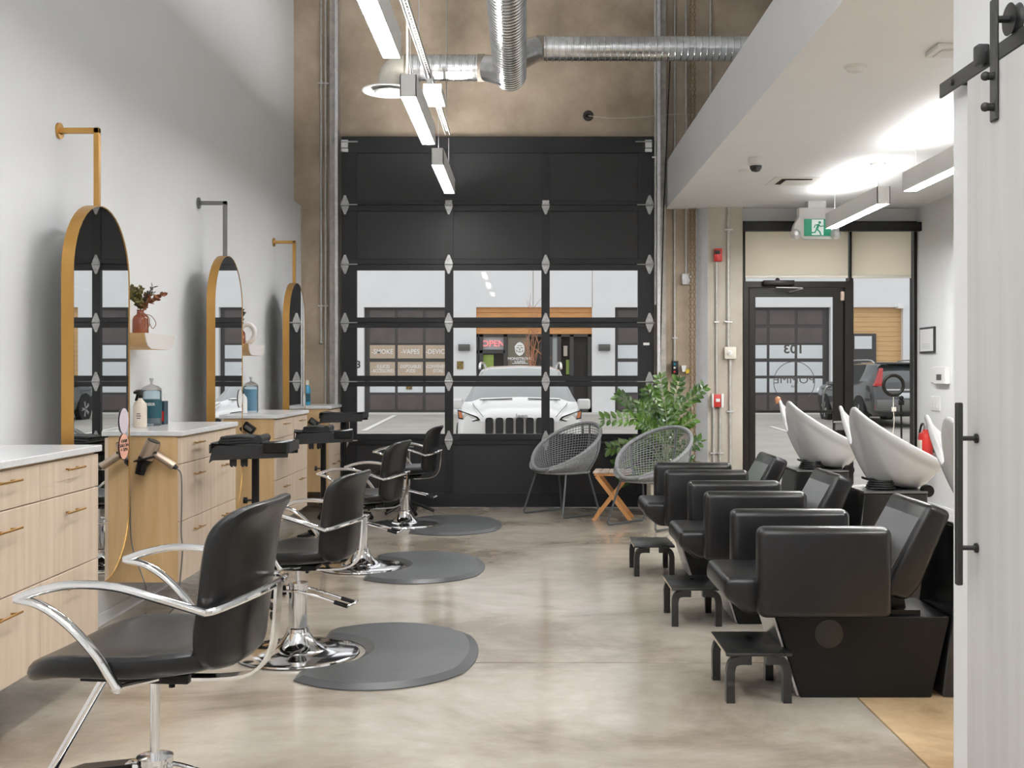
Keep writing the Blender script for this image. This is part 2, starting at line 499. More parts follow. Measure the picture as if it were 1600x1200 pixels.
def text(s, size, m_, mtx, parent, name='lettering', extrude=0.001, align='CENTER', bold=0.0, sx=1.0):
    cu = bpy.data.curves.new(name, 'FONT')
    cu.body = s; cu.size = size; cu.extrude = extrude; cu.align_x = align; cu.align_y = 'CENTER'; cu.offset = bold; cu.resolution_u = 3
    cu.space_line = 0.9
    t = bpy.data.objects.new(name, cu)
    COL.objects.link(t)
    dg = bpy.context.evaluated_depsgraph_get()
    me = bpy.data.meshes.new_from_object(t.evaluated_get(dg))
    bpy.data.objects.remove(t)
    full = mtx @ Matrix.Diagonal((sx, 1, 1, 1))
    if parent is not None: full = basis(parent).inverted() @ full
    me.transform(full)
    me.materials.clear(); me.materials.append(m_)
    o = bpy.data.objects.new(name, me)
    COL.objects.link(o); o.parent = parent
    return o

FACE_CAM = Matrix.Rotation(R(90), 4, 'X')          # text plane turned to face -Y

def P(px, py, Y):
    return ((px - 822) * Y / 1700, Y, 1.325 - (py - 583) * Y / 1700)
def PX(px, Y): return (px - 822) * Y / 1700
def PZ(py, Y): return 1.325 - (py - 583) * Y / 1700

# ------------------------------------------------------------------ the room shell
WL, WR, WB = -2.235, 3.868, 10.82     # left wall, right wall, back wall inner faces
fl = MB().box(-2.5, 4.1, -4.1, 10.95, -0.10, -0.030).build('floor', M['joint'])
fl['kind'] = 'structure'
for (x0, x1, y0, y1, mm) in ((-2.5, 4.1, 4.988, 10.95, 'floor'), (-2.5, 1.352, -4.1, 4.976, 'floor'), (1.358, 4.1, -4.1, 4.976, 'floor2')):
    MB().box(x0, x1, y0, y1, -0.0299, 0.0, 0.002, 1).build('slab', M[mm], fl)
cw = MB()
ck = [(-1.0, 4.981), (-0.4, 4.975)]
struct('wall_left', MB().box(-2.5, WL, -4.1, WB, 0, 2.99).box(-2.5, -2.31, -4.1, WB, 2.9901, 5.6), M['white'])
struct('baseboard_left', MB().box(WL, WL + 0.012, -4.1, WB, 0, 0.067, 0.003, 1), M['white'])
wb = MB()
wb.box(-2.5, -1.76, WB, 11.02, 0, 5.6)
wb.box(-1.76, 1.20, WB, 11.02, 3.60, 5.6)
wb.box(1.20, 2.127, WB, 11.02, 0, 5.6)
wb.box(2.127, 4.1, WB, 11.02, 2.83, 5.6)
struct('wall_back', wb, M['conc'])
struct('wall_right', MB().box(WR, 4.1, -4.1, WB, 0, 5.6), M['white'])
struct('wall_rear', MB().box(-2.5, 4.1, -4.3, -4.1, 0, 5.6), M['white'])
struct('ceiling', MB().box(-2.5, 4.1, -4.3, 11.02, 5.6, 5.7), M['white2'])
struct('ceiling_soffit', MB().box(1.387, WR, -4.1, WB, 2.955, 3.42), M['white2'])
# concrete column between the overhead door and the glass door
cl = MB()
cl.m(0).prism([(1.785, 10.70), (2.130, 10.70), (2.130, WB), (1.785, WB)], 'z', 0, 2.955)
struct('wall_column', cl, M['concg'])
struct('trim_1', MB().prism([(1.687, WB - 0.001), (1.785, 10.70), (1.785, WB - 0.001)], 'z', 0, 2.955), M['conc_daylit'])
# white band above the shop window
struct('trim_2', MB().box(2.131, WR, 10.78, WB, 2.815, 2.955), M['white'])
# partition that carries the sliding door
struct('wall_partition', MB().box(1.387, 1.50, -0.5, 3.53, 0, 2.955), M['white'])
struct('baseboard_right', MB().box(WR - 0.012, WR, -4.1, 10.7, 0, 0.09, 0.003, 1), M['white'])

# ------------------------------------------------------------------ overhead sectional door
GX = [(-1.822, -1.671), (-0.801, -0.719), (0.151, 0.233), (1.103, 1.261)]
GZ = [3.658, 2.983, 2.397, 1.823, 1.243, 0.663, 0.004]
OPEN = [(3.494, 3.021), (2.92, 2.454), (2.340, 1.874), (1.773, 1.300), (1.193, 0.726), (0.619, 0.140)]
gd = thing('door_1', None, None, (0, 10.72, 0)); gd['kind'] = 'structure'
def hinge(mb, x, z, half=None):
    for sgn in (1, -1):
        if half == 'top' and sgn == 1:
            mb.box(x - 0.034, x + 0.034, 10.708, 10.719, z + 0.004, z + 0.045, 0.003, 1); continue
        pts = [(x - 0.038, z + sgn * 0.006), (x + 0.038, z + sgn * 0.006), (x + 0.037, z + sgn * 0.022), (x + 0.008, z + sgn * 0.094), (x - 0.008, z + sgn * 0.094), (x - 0.037, z + sgn * 0.022)]
        mb.prism(pts, 'y', 10.712, 10.7195)
        for (dx, dz) in ((0, 0.065), (-0.018, 0.03), (0.018, 0.03)):
            mb.cyl((x + dx, 10.713, z + sgn * dz), (x + dx, 10.707, z + sgn * dz), 0.006, 8)
    mb.cyl((x - 0.04, 10.711, z), (x + 0.04, 10.711, z), 0.009, 8)
for i in range(6):
    zt, zb = GZ[i], GZ[i + 1]
    ot, ob = OPEN[i]
    f = MB()
    f.box(GX[0][0], GX[3][1], 10.72, 10.775, ot, zt - 0.0008, 0.003, 1)
    f.box(GX[0][0], GX[3][1], 10.72, 10.775, zb + 0.0008, ob, 0.003, 1)
    for (a, b) in GX:
        f.box(a, b, 10.7205, 10.7745, ob - 0.001, ot + 0.001)
    sec = f.build('door_section', M['black'], gd, world=True)
    for k in range(3):
        a, b = GX[k][1], GX[k + 1][0]
        if i in (2, 3, 4):
            MB().box(a, b, 10.745, 10.751, ob, ot).build('glass_pane', M['pane'], sec, world=True)
        else:
            MB().box(a, b, 10.733, 10.745, ob, ot).build('recessed_panel', M['blackp'], sec, world=True)
    if i > 0:
        for k, (a, b) in enumerate(GX):
            x = [-1.784, -0.762, 0.193, 1.216][k]
            h = MB(); hinge(h, x, zt, 'top' if (i == 1 and k in (1, 2)) else None)
            h.build('hinge', M['zinc'], sec, world=True)
            if k in (0, 3):
                sg = 1 if k == 0 else -1
                MB().cyl((x - sg * 0.05, 10.70, zt - 0.002), (x + sg * 0.125, 10.70, zt - 0.002), 0.007, 8).build('roller_rod', M['galvd'], sec, world=True)
    else:
        for x, sg in ((-1.785, 1), (1.205, -1)):
            MB().box(x - 0.035, x + 0.035, 10.695, 10.719, 3.54, 3.62, 0.004, 1).box(x - 0.035 , x + 0.035, 10.70, 10.719, 3.50, 3.535, 0.003, 1).build('top_bracket', M['galv'], sec, world=True)
            MB().cyl((x - sg * 0.03, 10.695, 3.60), (x + sg * 0.13, 10.695, 3.60), 0.007, 8).build('roller_rod', M['galvd'], sec, world=True)
MB().box(1.155, 1.215, 10.717, 10.7195, 1.60, 1.625).build('maker_plate', M['wtext'], gd, world=True)
def guide(side, label):
    t = thing('door_track', label, 'door track', (side, 10.7, 0))
    s = -1 if side < 0 else 1
    x = side
    MB().box(min(x, x + s * 0.012), max(x, x + s * 0.012), 10.64, 10.78, 0, 5.3).box(min(x, x + s * 0.032), max(x, x + s * 0.032), 10.655, 10.66, 0, 5.3).build('channel', M['galv'], t, world=True)
    a, b = (x + s * 0.036, x + s * 0.10)
    MB().box(min(a, b), max(a, b), 10.76, 10.80, 0, 5.3).build('angle_iron', M['track'], t, world=True)
    for k in range(12):
        z = 0.3 + k * 0.42
        MB().cyl((x + s * 0.068, 10.762, z), (x + s * 0.068, 10.752, z), 0.008, 8).build('bolt', M['galvd'], t, world=True)
guide(-1.842, 'steel door track and angle iron between the pipes and the overhead door')
guide(1.283, 'steel door track and angle iron beside the potted plant')

def conduit(pts, r, label, m_='cond', straps=()):
    t = thing('conduit', label, 'conduit', (pts[0][0], pts[0][1], min(p[2] for p in pts)))
    MB().tube(catmull(pts, 4) if len(pts) > 2 else pts, r, 10).build('pipe', M[m_], t, world=True)
    for z in straps:
        x, y = pts[0][0], pts[0][1]
        MB().box(x - r * 2.6, x + r * 2.6, y - r * 1.15, y + r, z - 0.008, z + 0.008, 0.002, 1).build('strap', M['galv'], t, world=True)
    return t
S_W = 10.80
conduit([(PX(502, S_W), S_W, 5.5), (PX(502, S_W), S_W, PZ(535, S_W))], 0.012, 'short pipe ending at mid height on the concrete beside the mirrors', straps=(PZ(478, S_W), 4.2))
conduit([(PX(509, S_W), S_W, 5.5), (PX(509, S_W), S_W, 0.0)], 0.012, 'full height pipe on the concrete next to the white wall', straps=(PZ(478, S_W), 4.2))
MB().ball((PX(502, S_W), S_W - 0.01, PZ(535, S_W)), 0.018).build('pipe_cap', M['cond'], bpy.data.objects['conduit'], world=True)
conduit([(PX(1024, 10.73), 10.73, 5.5), (PX(1024, 10.73), 10.73, 2.0)], 0.013, 'steel pipe hugging the right edge of the black overhead door', straps=(PZ(246, 10.73),))
conduit([(PX(1054, S_W), S_W, 5.5), (PX(1054, S_W), S_W, 0.0)], 0.011, 'thin pipe running down behind the black control box', straps=(PZ(528, S_W),))
conduit([(PX(1072, S_W), S_W, 5.5), (PX(1072, S_W), S_W, PZ(430, S_W))], 0.011, 'thin pipe ending at the grey junction box')
conduit([(PX(1110, S_W), S_W, 5.5), (PX(1110, S_W), S_W, 3.45)], 0.011, 'high pipe on the concrete above the white soffit')
Y2 = 10.685
conduit([(PX(1119.5, Y2), Y2, PZ(409, Y2)), (PX(1119.5, Y2), Y2, PZ(616, Y2))], 0.010, 'thin pipe joining the red strobe to the red pull station', straps=(PZ(503, Y2),))
conduit([(PX(1138, Y2), Y2, 2.95), (PX(1138, Y2), Y2, PZ(545, Y2))], 0.015, 'thick pipe running from the soffit down to the ivory dial box', straps=(PZ(359, Y2), PZ(503, Y2)))
conduit([(PX(1141, Y2), Y2, PZ(562, Y2)), (PX(1141, Y2), Y2, 0.0)], 0.015, 'thick pipe below the ivory dial box', straps=(PZ(643, Y2),))
conduit([(PX(1115, Y2), Y2, PZ(636, Y2)), (PX(1115, Y2), Y2, 0.0)], 0.015, 'pipe under the red pull station, on the plant side', straps=(PZ(708, Y2),))
conduit([(PX(1125, Y2), Y2, PZ(636, Y2)), (PX(1125, Y2), Y2, 0.0)], 0.015, 'pipe under the red pull station, on the glass door side', straps=(PZ(708, Y2),))

def boxthing(name, label, cat, px0, px1, py0, py1, Yb, d, m_, bev=0.006):
    t = thing(name, label, cat, (PX((px0 + px1) / 2, Yb), Yb, PZ(py1, Yb)))
    MB().box(PX(px0, Yb), PX(px1, Yb), Yb - d, Yb, PZ(py1, Yb), PZ(py0, Yb), bev).build('housing', M[m_], t, world=True)
    return t
t = boxthing('junction_box', 'grey square junction box on concrete wall beside the chain', 'junction box', 1064.5, 1079, 428, 445, WB, 0.05, 'galv')
t = boxthing('door_control', 'black push-button door control above the potted plant', 'door control', 1049, 1059, 564, 586, 10.78, 0.05, 'plastic')
for k, (c, z) in enumerate((('blue', 569), ('wplast', 574.5), ('red', 581))):
    MB().cyl((PX(1054, 10.73), 10.731, PZ(z, 10.73)), (PX(1054, 10.73), 10.72, PZ(z, 10.73)), 0.011, 12).build('button', M[c], t, world=True)
t = boxthing('fire_strobe', 'small red fire alarm strobe high on the concrete column', 'fire alarm', 1114.5, 1127.5, 389, 409, 10.70, 0.05, 'red')
MB().box(PX(1117, 10.65), PX(1125, 10.65), 10.64, 10.651, PZ(397, 10.65), PZ(391, 10.65), 0.002).build('lens', M['darkin'], t, world=True)
t = boxthing('fire_pull_station', 'red fire alarm pull station in a clear cover on the concrete column', 'fire alarm', 1114, 1129, 616, 636, 10.70, 0.055, 'red')
MB().box(PX(1112.5, 10.64), PX(1115, 10.64), 10.63, 10.70, PZ(636.5, 10.7), PZ(615, 10.7), 0.003).box(PX(1127, 10.64), PX(1130.5, 10.64), 10.63, 10.70, PZ(636.5, 10.7), PZ(615, 10.7), 0.003).build('cover', M['wplast'], t, world=True)
MB().box(PX(1118.5, 10.64), PX(1125, 10.64), 10.636, 10.646, PZ(628, 10.64), PZ(623, 10.64), 0.002).build('pull_handle', M['wplast'], t, world=True)
t = boxthing('dial_box', 'ivory thermostat box with a round dial on the concrete column', 'thermostat', 1131, 1149, 542, 561, 10.70, 0.05, 'ivory')
MB().cyl((PX(1140, 10.65), 10.651, PZ(551, 10.65)), (PX(1140, 10.65), 10.635, PZ(551, 10.65)), 0.026, 20).build('dial', M['wplast'], t, world=True)
MB().cyl((PX(1140, 10.635), 10.636, PZ(551, 10.635)), (PX(1140, 10.635), 10.622, PZ(551, 10.635)), 0.012, 16).build('knob', M['alu'], t, world=True)
# pull chain (two runs of links)
t = thing('pull_chain', 'brown pull chain hanging in front of the concrete wall', 'chain', (PX(1082, 10.74), 10.74, 0.15))
for px in (1079, 1085):
    c = MB()
    z = 5.2; k = 0
    while z > 0.35:
        w = 0.012
        rot = 0 if k % 2 else PI / 2
        pts = []
        for q in range(8):
            a = 2 * PI * q / 8
            d = w * math.cos(a)
            pts.append((PX(px, 10.74) + d * math.cos(rot), 10.74 + d * math.sin(rot) * 0.9, z + 0.024 * math.sin(a)))
        c.tube(pts, 0.0042, 4, closed=True)
        z -= 0.037; k += 1
    o = c.build('chain_links', M['chain'], t, world=True); o['kind'] = 'stuff'
t = thing('wall_tag', 'white and yellow tag hook beside the door control', 'tag', P(1073, 585, 10.79))
MB().prism([(PX(1064, 10.79), PZ(571, 10.79)), (PX(1072, 10.79), PZ(571, 10.79)), (PX(1070, 10.79), PZ(581, 10.79)), (PX(1066, 10.79), PZ(581, 10.79))], 'y', 10.77, WB).build('hook', M['wplast'], t, world=True)
MB().prism([(PX(1070, 10.79), PZ(578, 10.79)), (PX(1077, 10.79), PZ(576, 10.79)), (PX(1078, 10.79), PZ(582, 10.79)), (PX(1072, 10.79), PZ(584, 10.79))], 'y', 10.76, WB).build('disc', M['yellow'], t, world=True)
# wires on the wall
o = MB().tube(catmull([P(919, 181, 10.81), P(960, 185, 10.80), P(1000, 183, 10.80), P(1040, 179.5, 10.77), P(1080, 178, 10.80), P(1110, 176, 10.81)], 6), 0.004, 6).build('wall_wire', M['ivory'])
tag(o, 'thin pale wire sagging across the concrete above the overhead door', 'wire')
o = MB().tube([P(1047, 95, 10.74), P(1037, 330, 10.7), P(1030, 620, 10.7)], 0.006, 6).build('lift_cable', M['plastic'])
tag(o, 'black lift cable running down beside the door track by the plant', 'cable')
o = MB().lathe([(0.0, 0), (0.02, 0), (0.04, 0.012), (0.055, 0.0)], 12, xf=Matrix.Translation((PX(919, WB), WB - 0.004, PZ(181, WB))) @ Matrix.Rotation(R(90), 4, 'X')).build('core_hole', M['darkin'])
tag(o, 'small rough knockout hole in the concrete above the overhead door', 'hole')
# ------------------------------------------------------------------ glass entrance door, side window and shades
D2 = thing('door_2', None, None, (2.6, 10.78, 0)); D2['kind'] = 'structure'
YG = 10.78
def bx(px0, px1, py0, py1, y0, y1, **k):
    return (PX(px0, YG), PX(px1, YG), y0, y1, PZ(py1, YG), PZ(py0, YG))
fr = MB()
zt = PZ(440, YG)
fr.box(PX(1160, YG), PX(1169, YG), 10.74, 10.88, 0, zt - 0.001, 0.004, 1)
fr.box(PX(1318, YG), PX(1332, YG), 10.74, 10.88, 0, zt - 0.001, 0.004, 1)
fr.box(PX(1160, YG), PX(1332, YG), 10.739, 10.881, PZ(450, YG), zt, 0.004, 1)
fr.box(PX(1160, YG), PX(1332, YG), 10.75, 10.88, 0.0, 0.02, 0.004, 1)
fr.build('door_frame', M['bronze'], D2, world=True)
lf = MB()
lf.box(PX(1169.5, YG), PX(1180, YG), 10.765, 10.81, 0.03, PZ(451, YG), 0.004, 1)
lf.box(PX(1302, YG), PX(1317.5, YG), 10.765, 10.81, 0.03, PZ(451, YG), 0.004, 1)
lf.box(PX(1179, YG), PX(1303, YG), 10.766, 10.809, PZ(464, YG), PZ(451, YG), 0.003, 1)
lf.box(PX(1179, YG), PX(1303, YG), 10.766, 10.809, 0.03, 0.16, 0.003, 1)
lf.box(PX(1179, YG), PX(1303, YG), 10.77, 10.80, PZ(645, YG), PZ(641, YG))
leaf = lf.build('door_leaf', M['bronze'], D2, world=True)
MB().box(PX(1180, YG), PX(1302, YG), 10.783, 10.791, 0.16, PZ(464, YG)).build('glass_pane', M['pane'], leaf, world=True)
MB().tube(catmull([(PX(1303, YG), 10.90, PZ(645, YG)), (PX(1293, YG), 10.90, PZ(643, YG)), (PX(1291.5, YG), 10.90, PZ(622, YG)), (PX(1296, YG), 10.90, PZ(606, YG)), (PX(1303, YG), 10.90, PZ(604, YG))], 5), 0.012, 8).build('pull_handle', M['graym'], leaf, world=True)
MB().box(PX(1300, YG), PX(1306, YG), 10.81, 10.90, PZ(646, YG), PZ(643, YG)).box(PX(1300, YG), PX(1306, YG), 10.81, 10.90, PZ(606, YG), PZ(603, YG)).build('handle_mount', M['graym'], leaf, world=True)
MB().box(PX(1303, YG), PX(1317, YG), 10.73, 10.765, PZ(672, YG), PZ(657, YG), 0.004, 1).build('lock_case', M['graym'], leaf, world=True)
MB().tube([(PX(1300, YG), 10.72, PZ(659, YG)), (PX(1316, YG), 10.72, PZ(659, YG))], 0.009, 8).build('lever', M['alu'], leaf, world=True)
cz = PZ(446, YG)
MB().box(PX(1190, YG), PX(1238, YG), 10.68, 10.739, PZ(447, YG), PZ(439, YG), 0.006).ball((PX(1212, YG), 10.70, PZ(438.5, YG)), 0.022).build('closer_body', M['bronze'], D2, world=True)
MB().rect([(PX(1210, YG), 10.70, PZ(450, YG)), (PX(1248, YG), 10.62, PZ(452, YG))], 0.02, 0.008).rect([(PX(1248, YG), 10.62, PZ(453, YG)), (PX(1232, YG), 10.74, PZ(457, YG))], 0.02, 0.008).build('closer_arm', M['alu'], D2, world=True)
MB().box(PX(1312, YG), PX(1317.5, YG), 10.735, 10.764, PZ(470, YG), PZ(456, YG), 0.003, 1).build('door_sensor', M['acacia2'], D2, world=True)
# lettering seen from behind
c = P(1241, 597, YG)
flip = Matrix.Diagonal((-1, 1, 1, 1))
ring = [(c[0] + 0.203 * math.cos(2 * PI * i / 64), 10.781, c[2] + 0.203 * math.sin(2 * PI * i / 64)) for i in range(64)]
MB().tube(ring, 0.0035, 6, closed=True).build('logo_ring', M['extf'], leaf, world=True)
text('POMME', 0.105, M['extf'], Matrix.Translation((c[0], 10.782, PZ(594, YG))) @ flip @ FACE_CAM, leaf, sx=1.15)
text('HAIR', 0.03, M['extf'], Matrix.Translation((c[0], 10.782, PZ(604, YG))) @ flip @ FACE_CAM, leaf)
text('103', 0.12, M['ktext'], Matrix.Translation((PX(1240, YG), 10.782, PZ(546, YG))) @ flip @ FACE_CAM, leaf, bold=0.003, sx=1.15)
# transom and side window
w1 = thing('window_1', None, None, (2.6, 10.78, 2.2)); w1['kind'] = 'structure'
wf = MB()
wf.box(PX(1160, YG), PX(1164, YG), 10.75, 10.88, zt, PZ(350, YG))
wf.box(PX(1160, YG), PX(1332, YG), 10.77, 10.88, PZ(350, YG), 2.83)
wf.build('window_frame', M['bronze'], w1, world=True)
MB().box(PX(1164, YG), PX(1326, YG), 10.84, 10.847, zt, PZ(350, YG)).build('glass_pane', M['pane'], w1, world=True)
w2 = thing('window_2', None, None, (3.5, 10.78, 0)); w2['kind'] = 'structure'
wf = MB()
wf.box(PX(1326, YG), PX(1332, YG), 10.75, 10.88, zt, PZ(350, YG))
wf.box(PX(1427, YG), WR, 10.76, 10.88, 0, PZ(350, YG))
wf.box(PX(1332, YG), PX(1427, YG), 10.76, 10.88, 0, 0.07)
wf.box(PX(1332, YG), WR, 10.77, 10.88, PZ(350, YG), 2.83)
wf.build('window_frame', M['bronze'], w2, world=True)
MB().box(PX(1332, YG), PX(1427, YG), 10.84, 10.847, 0.07, PZ(350, YG)).build('glass_pane', M['pane'], w2, world=True)
struct('trim_3', MB().box(PX(1162, 10.7), WR, 10.63, 10.70, PZ(362, 10.7), PZ(348, 10.7), 0.003, 1), M['black'])
def shade(px0, px1, label):
    Ys = 10.73
    t = thing('roller_shade', label, 'roller shade', (PX((px0 + px1) / 2, Ys), Ys, PZ(433, Ys)), group='roller shades')
    MB().box(PX(px0, Ys), PX(px1, Ys), Ys, Ys + 0.002, PZ(430, Ys), PZ(358, Ys)).build('cloth', M['shade'], t, world=True)
    MB().box(PX(px0, Ys), PX(px1, Ys), Ys - 0.005, Ys + 0.008, PZ(434.5, Ys), PZ(430, Ys), 0.003, 1).build('bottom_rail', M['ivory'], t, world=True)
    MB().cyl((PX(px0, Ys), Ys + 0.005, 2.77), (PX(px1, Ys), Ys + 0.005, 2.77), 0.02, 12).build('roller_tube', M['alu'], t, world=True)
shade(1164.5, 1325, 'wide beige roller shade lowered above the glass door')
shade(1331, 1423.5, 'narrower beige roller shade above the side window')
o = MB().tube([(PX(1427, 10.68), 10.68, 2.72), (PX(1428, 10.68), 10.68, 0.55)], 0.004, 6).build('shade_cord', M['graym'])
tag(o, 'beaded roller shade cord hanging at the white wall corner', 'cord')

# ------------------------------------------------------------------ hanging lights, ducts, ceiling fittings
def pendant(xc, y0, y1, zb, zc, label, group, up=True, canopy=False, lm='lamp'):
    t = thing('linear_pendant_light', label, 'hanging light', (xc, (y0 + y1) / 2, zb), group=group)
    h = MB()
    w = 0.05; H_ = 0.135
    h.box(xc - w, xc - w + 0.006, y0, y1, zb, zb + H_).box(xc + w - 0.006, xc + w, y0, y1, zb, zb + H_)
    h.box(xc - w, xc + w, y0, y0 + 0.006, zb, zb + H_).box(xc - w, xc + w, y1 - 0.006, y1, zb, zb + H_)
    h.box(xc - w + 0.004, xc + w - 0.004, y0 + 0.004, y1 - 0.004, zb + 0.05, zb + 0.09)
    h.build('housing', M['lampw'], t, world=True)
    MB().box(xc - w + 0.006, xc + w - 0.006, y0 + 0.007, y1 - 0.007, zb + 0.004, zb + 0.010).build('diffuser', M[lm], t, world=True)
    if up:
        MB().box(xc - w + 0.012, xc + w - 0.012, y0 + 0.03, y1 - 0.03, zb + 0.10, zb + 0.106).build('upper_diffuser', M['lamp_up2' if canopy else 'lamp_up'], t, world=True)
    for y in (y0 + 0.12, y1 - 0.12):
        MB().cyl((xc, y, zb + H_ - 0.045), (xc, y, zc), 0.002 if not canopy else 0.0022, 6).build('cable', M['galv'], t, world=True)
    if canopy:
        MB().lathe([(0.0, -0.018), (0.055, -0.018), (0.062, -0.004), (0.062, 0)], 24, (xc, y0 + 0.14, zc)).build('canopy', M['lampw'], t, world=True)
        MB().tube(catmull([(xc - 0.03, y0 + 0.14, zc - 0.01), (xc - 0.035, y0 + 0.13, zc - 0.08), (xc - 0.01, y0 + 0.12, zb + H_ - 0.04)], 5), 0.004, 6).build('power_cord', M['wplast'], t, world=True)
    return t
for i, (y0, y1, lb) in enumerate(((8.70, 10.10, 'white linear light nearest the black overhead door'),
                                  (6.55, 7.93, 'white linear light in front of the round air diffuser'),
                                  (4.38, 5.76, 'white linear light at the top edge, nearest the camera'),
                                  (2.20, 3.58, 'added unseen linear light above the nearest styling chair'),  # this lamp and the next ones are out of view, added for illumination
                                  (0.05, 1.43, 'added unseen linear light above the camera'),
                                  (-2.2, -0.8, 'added unseen linear light behind the camera'))):
    pendant(-0.71, y0, y1, 2.99, 3.48, lb, 'linear lights over the styling chairs')
for i, (y0, y1, lb) in enumerate(((8.32, 9.76, 'white linear light beside the green exit sign'),
                                  (6.32, 7.76, 'white linear light partly hidden by the sliding door wall'),
                                  (4.3, 5.75, 'white linear light above the nearest wash basin'),
                                  (1.9, 3.34, 'white linear light behind the partition'))):
    pendant(2.735, y0, y1, 2.62, 2.955, lb, 'linear lights over the wash basins', canopy=True, lm='lamp_r')
for i, (x_, y0) in enumerate(((-1.3, -3.6), (0.9, -3.6), (-1.3, -1.6), (0.9, -1.6), (-1.3, 0.4), (0.9, 0.4))):
    pendant(x_, y0, y0 + 1.4, 4.7, 5.6, ('added unseen fill light in the rear corner by the white wall', 'added unseen fill light in the rear corner by the mezzanine', 'added unseen fill light mid rear by the white wall', 'added unseen fill light mid rear by the mezzanine', 'added unseen fill light above the camera by the white wall', 'added unseen fill light above the camera by the mezzanine')[i], 'added unseen fill lights', lm='lamp_fill')  # unseen lamps added high up to raise the ambient light

st = thing('strut_rail', 'slotted steel strut rail above the hanging lights', 'strut rail', (-0.71, 5, 3.48))
h = MB()
h.box(-0.731, -0.727, -2.5, 9.85, 3.481, 3.521).box(-0.693, -0.689, -2.5, 9.85, 3.481, 3.521).box(-0.731, -0.689, -2.5, 9.85, 3.517, 3.521)
h.build('channel', M['galv'], st, world=True)
h = MB()
for k in range(100):
    y = 4.0 + k * 0.058
    h.box(-0.717, -0.703, y, y + 0.03, 3.512, 3.5165)
h.build('slot_row', M['darkin'], st, world=True)['kind'] = 'stuff'
for y in (4.5, 7.2, 9.7):
    MB().cyl((-0.71, y, 3.52), (-0.71, y, 5.6), 0.004, 6).build('threaded_rod', M['galvd'], st, world=True)
t = thing('driver_box', 'white power supply box strapped under the strut rail', 'power box', (-0.675, 8.0, 3.33))
MB().box(-0.742, -0.608, 7.83, 8.24, 3.34, 3.41, 0.004, 1).build('housing', M['lampw'], t, world=True)
MB().box(-0.725, -0.690, 7.95, 8.0, 3.41, 3.48, 0.003, 1).build('bracket', M['lampw'], t, world=True)
o = MB().tube(catmull([P(636, 20, 7.0), P(636, 100, 7.0), P(632, 120, 6.9), (-0.745, 6.7, 3.10)], 5), 0.008, 8).build('power_cable', M['ivory'])
tag(o, 'white flexible cable feeding the middle hanging light', 'cable')

def spiral(mb, a, b, r, pitch=0.055, seg=28, rib=0.006):
    a = Vector(a); b = Vector(b); L_ = (b - a).length
    n = int(L_ / pitch)
    z = Vector((0, 0, 1)).rotation_difference(b - a).to_matrix().to_4x4()
    prof = [(r, 0)]
    for i in range(n):
        s = L_ * (i + 0.5) / n
        prof += [(r, s - 0.010), (r + rib, s - 0.004), (r + rib, s + 0.004), (r, s + 0.010)]
    prof.append((r, L_))
    mb.lathe(prof, seg, xf=Matrix.Translation(a) @ z)
    return mb
YD = 9.5
t = thing('air_duct', 'spiral steel ventilation duct with two branches under the ceiling', 'air duct', (-0.135, YD, 3.95))
mx_ = PX(797, YD)
mz = PZ(119, YD)
spiral(MB(), (mx_, 3.6, mz + 0.2), (mx_, YD - 0.03, mz), 0.138, 0.06).build('main_duct', M['duct'], t, world=True)
MB().lathe([(0, 0.03), (0.10, 0.028), (0.139, 0.0), (0.145, -0.03), (0.139, -0.03)], 28, xf=Matrix.Translation((mx_, YD - 0.02, mz)) @ Matrix.Rotation(R(-90), 4, 'X')).build('end_cap', M['duct'], t, world=True)
zl = PZ(106, YD); zr = PZ(76, YD)
MB().tube([(mx_ - 0.02, YD - 0.15, mz), (PX(757, YD), YD, zl)], 0.13, 24, scales=[1.0, 0.86]).build('branch_collar', M['duct'], t, world=True)
MB().tube([(PX(758, YD), YD, zl), (PX(746, YD), YD, zl)], 0.119, 24).build('seal_band', M['tape'], t, world=True)
spiral(MB(), (PX(747, YD), YD, zl), (PX(640, YD), YD, zl), 0.112).build('branch_duct', M['duct'], t, world=True)
MB().tube([(PX(641, YD), YD, zl), (PX(633, YD), YD, zl)], 0.119, 24).build('seal_band', M['tape'], t, world=True)
el = catmull([(PX(636, YD), YD, zl), (PX(624, YD), YD, zl - 0.005), (PX(617, YD) - 0.03, YD, zl - 0.05), (PX(617, YD) - 0.05, YD, zl - 0.16)], 2)
MB().tube(el, 0.105, 24).build('elbow', M['ivory'], t, world=True)
MB().tube([(mx_ + 0.02, YD - 0.3, mz + 0.06), (PX(838, YD), YD, zr)], 0.125, 24, scales=[1, 0.86]).build('branch_collar', M['duct'], t, world=True)
MB().tube([(PX(838, YD), YD, zr), (PX(850, YD), YD, zr)], 0.112, 24).build('seal_band', M['tape'], t, world=True)
spiral(MB(), (PX(849, YD), YD, zr), (1.38, YD, zr), 0.105).build('branch_duct', M['duct'], t, world=True)
spiral(MB(), (1.38, YD, zr), (3.8, YD, zr), 0.105).build('branch_duct', M['duct'], t, world=True)
dz = zl - 0.16
MB().lathe([(0.105, 0.0), (0.235, -0.035), (0.24, -0.045), (0.23, -0.05), (0.16, -0.02), (0.12, -0.01)], 32, (PX(617, YD) - 0.05, YD, dz)).lathe([(0.0, -0.06), (0.12, -0.06), (0.13, -0.05), (0.06, -0.03), (0, -0.03)], 32, (PX(617, YD) - 0.05, YD, dz)).cyl((PX(617, YD) - 0.05, YD, dz - 0.05), (PX(617, YD) - 0.05, YD, dz + 0.02), 0.01, 8).build('round_diffuser', M['wplast'], t, world=True)
for y in (5.2, 8.4):
    MB().cyl((mx_, y, mz + 0.2), (mx_, y, 5.6), 0.005, 6).build('hanger_rod', M['galvd'], t, world=True)

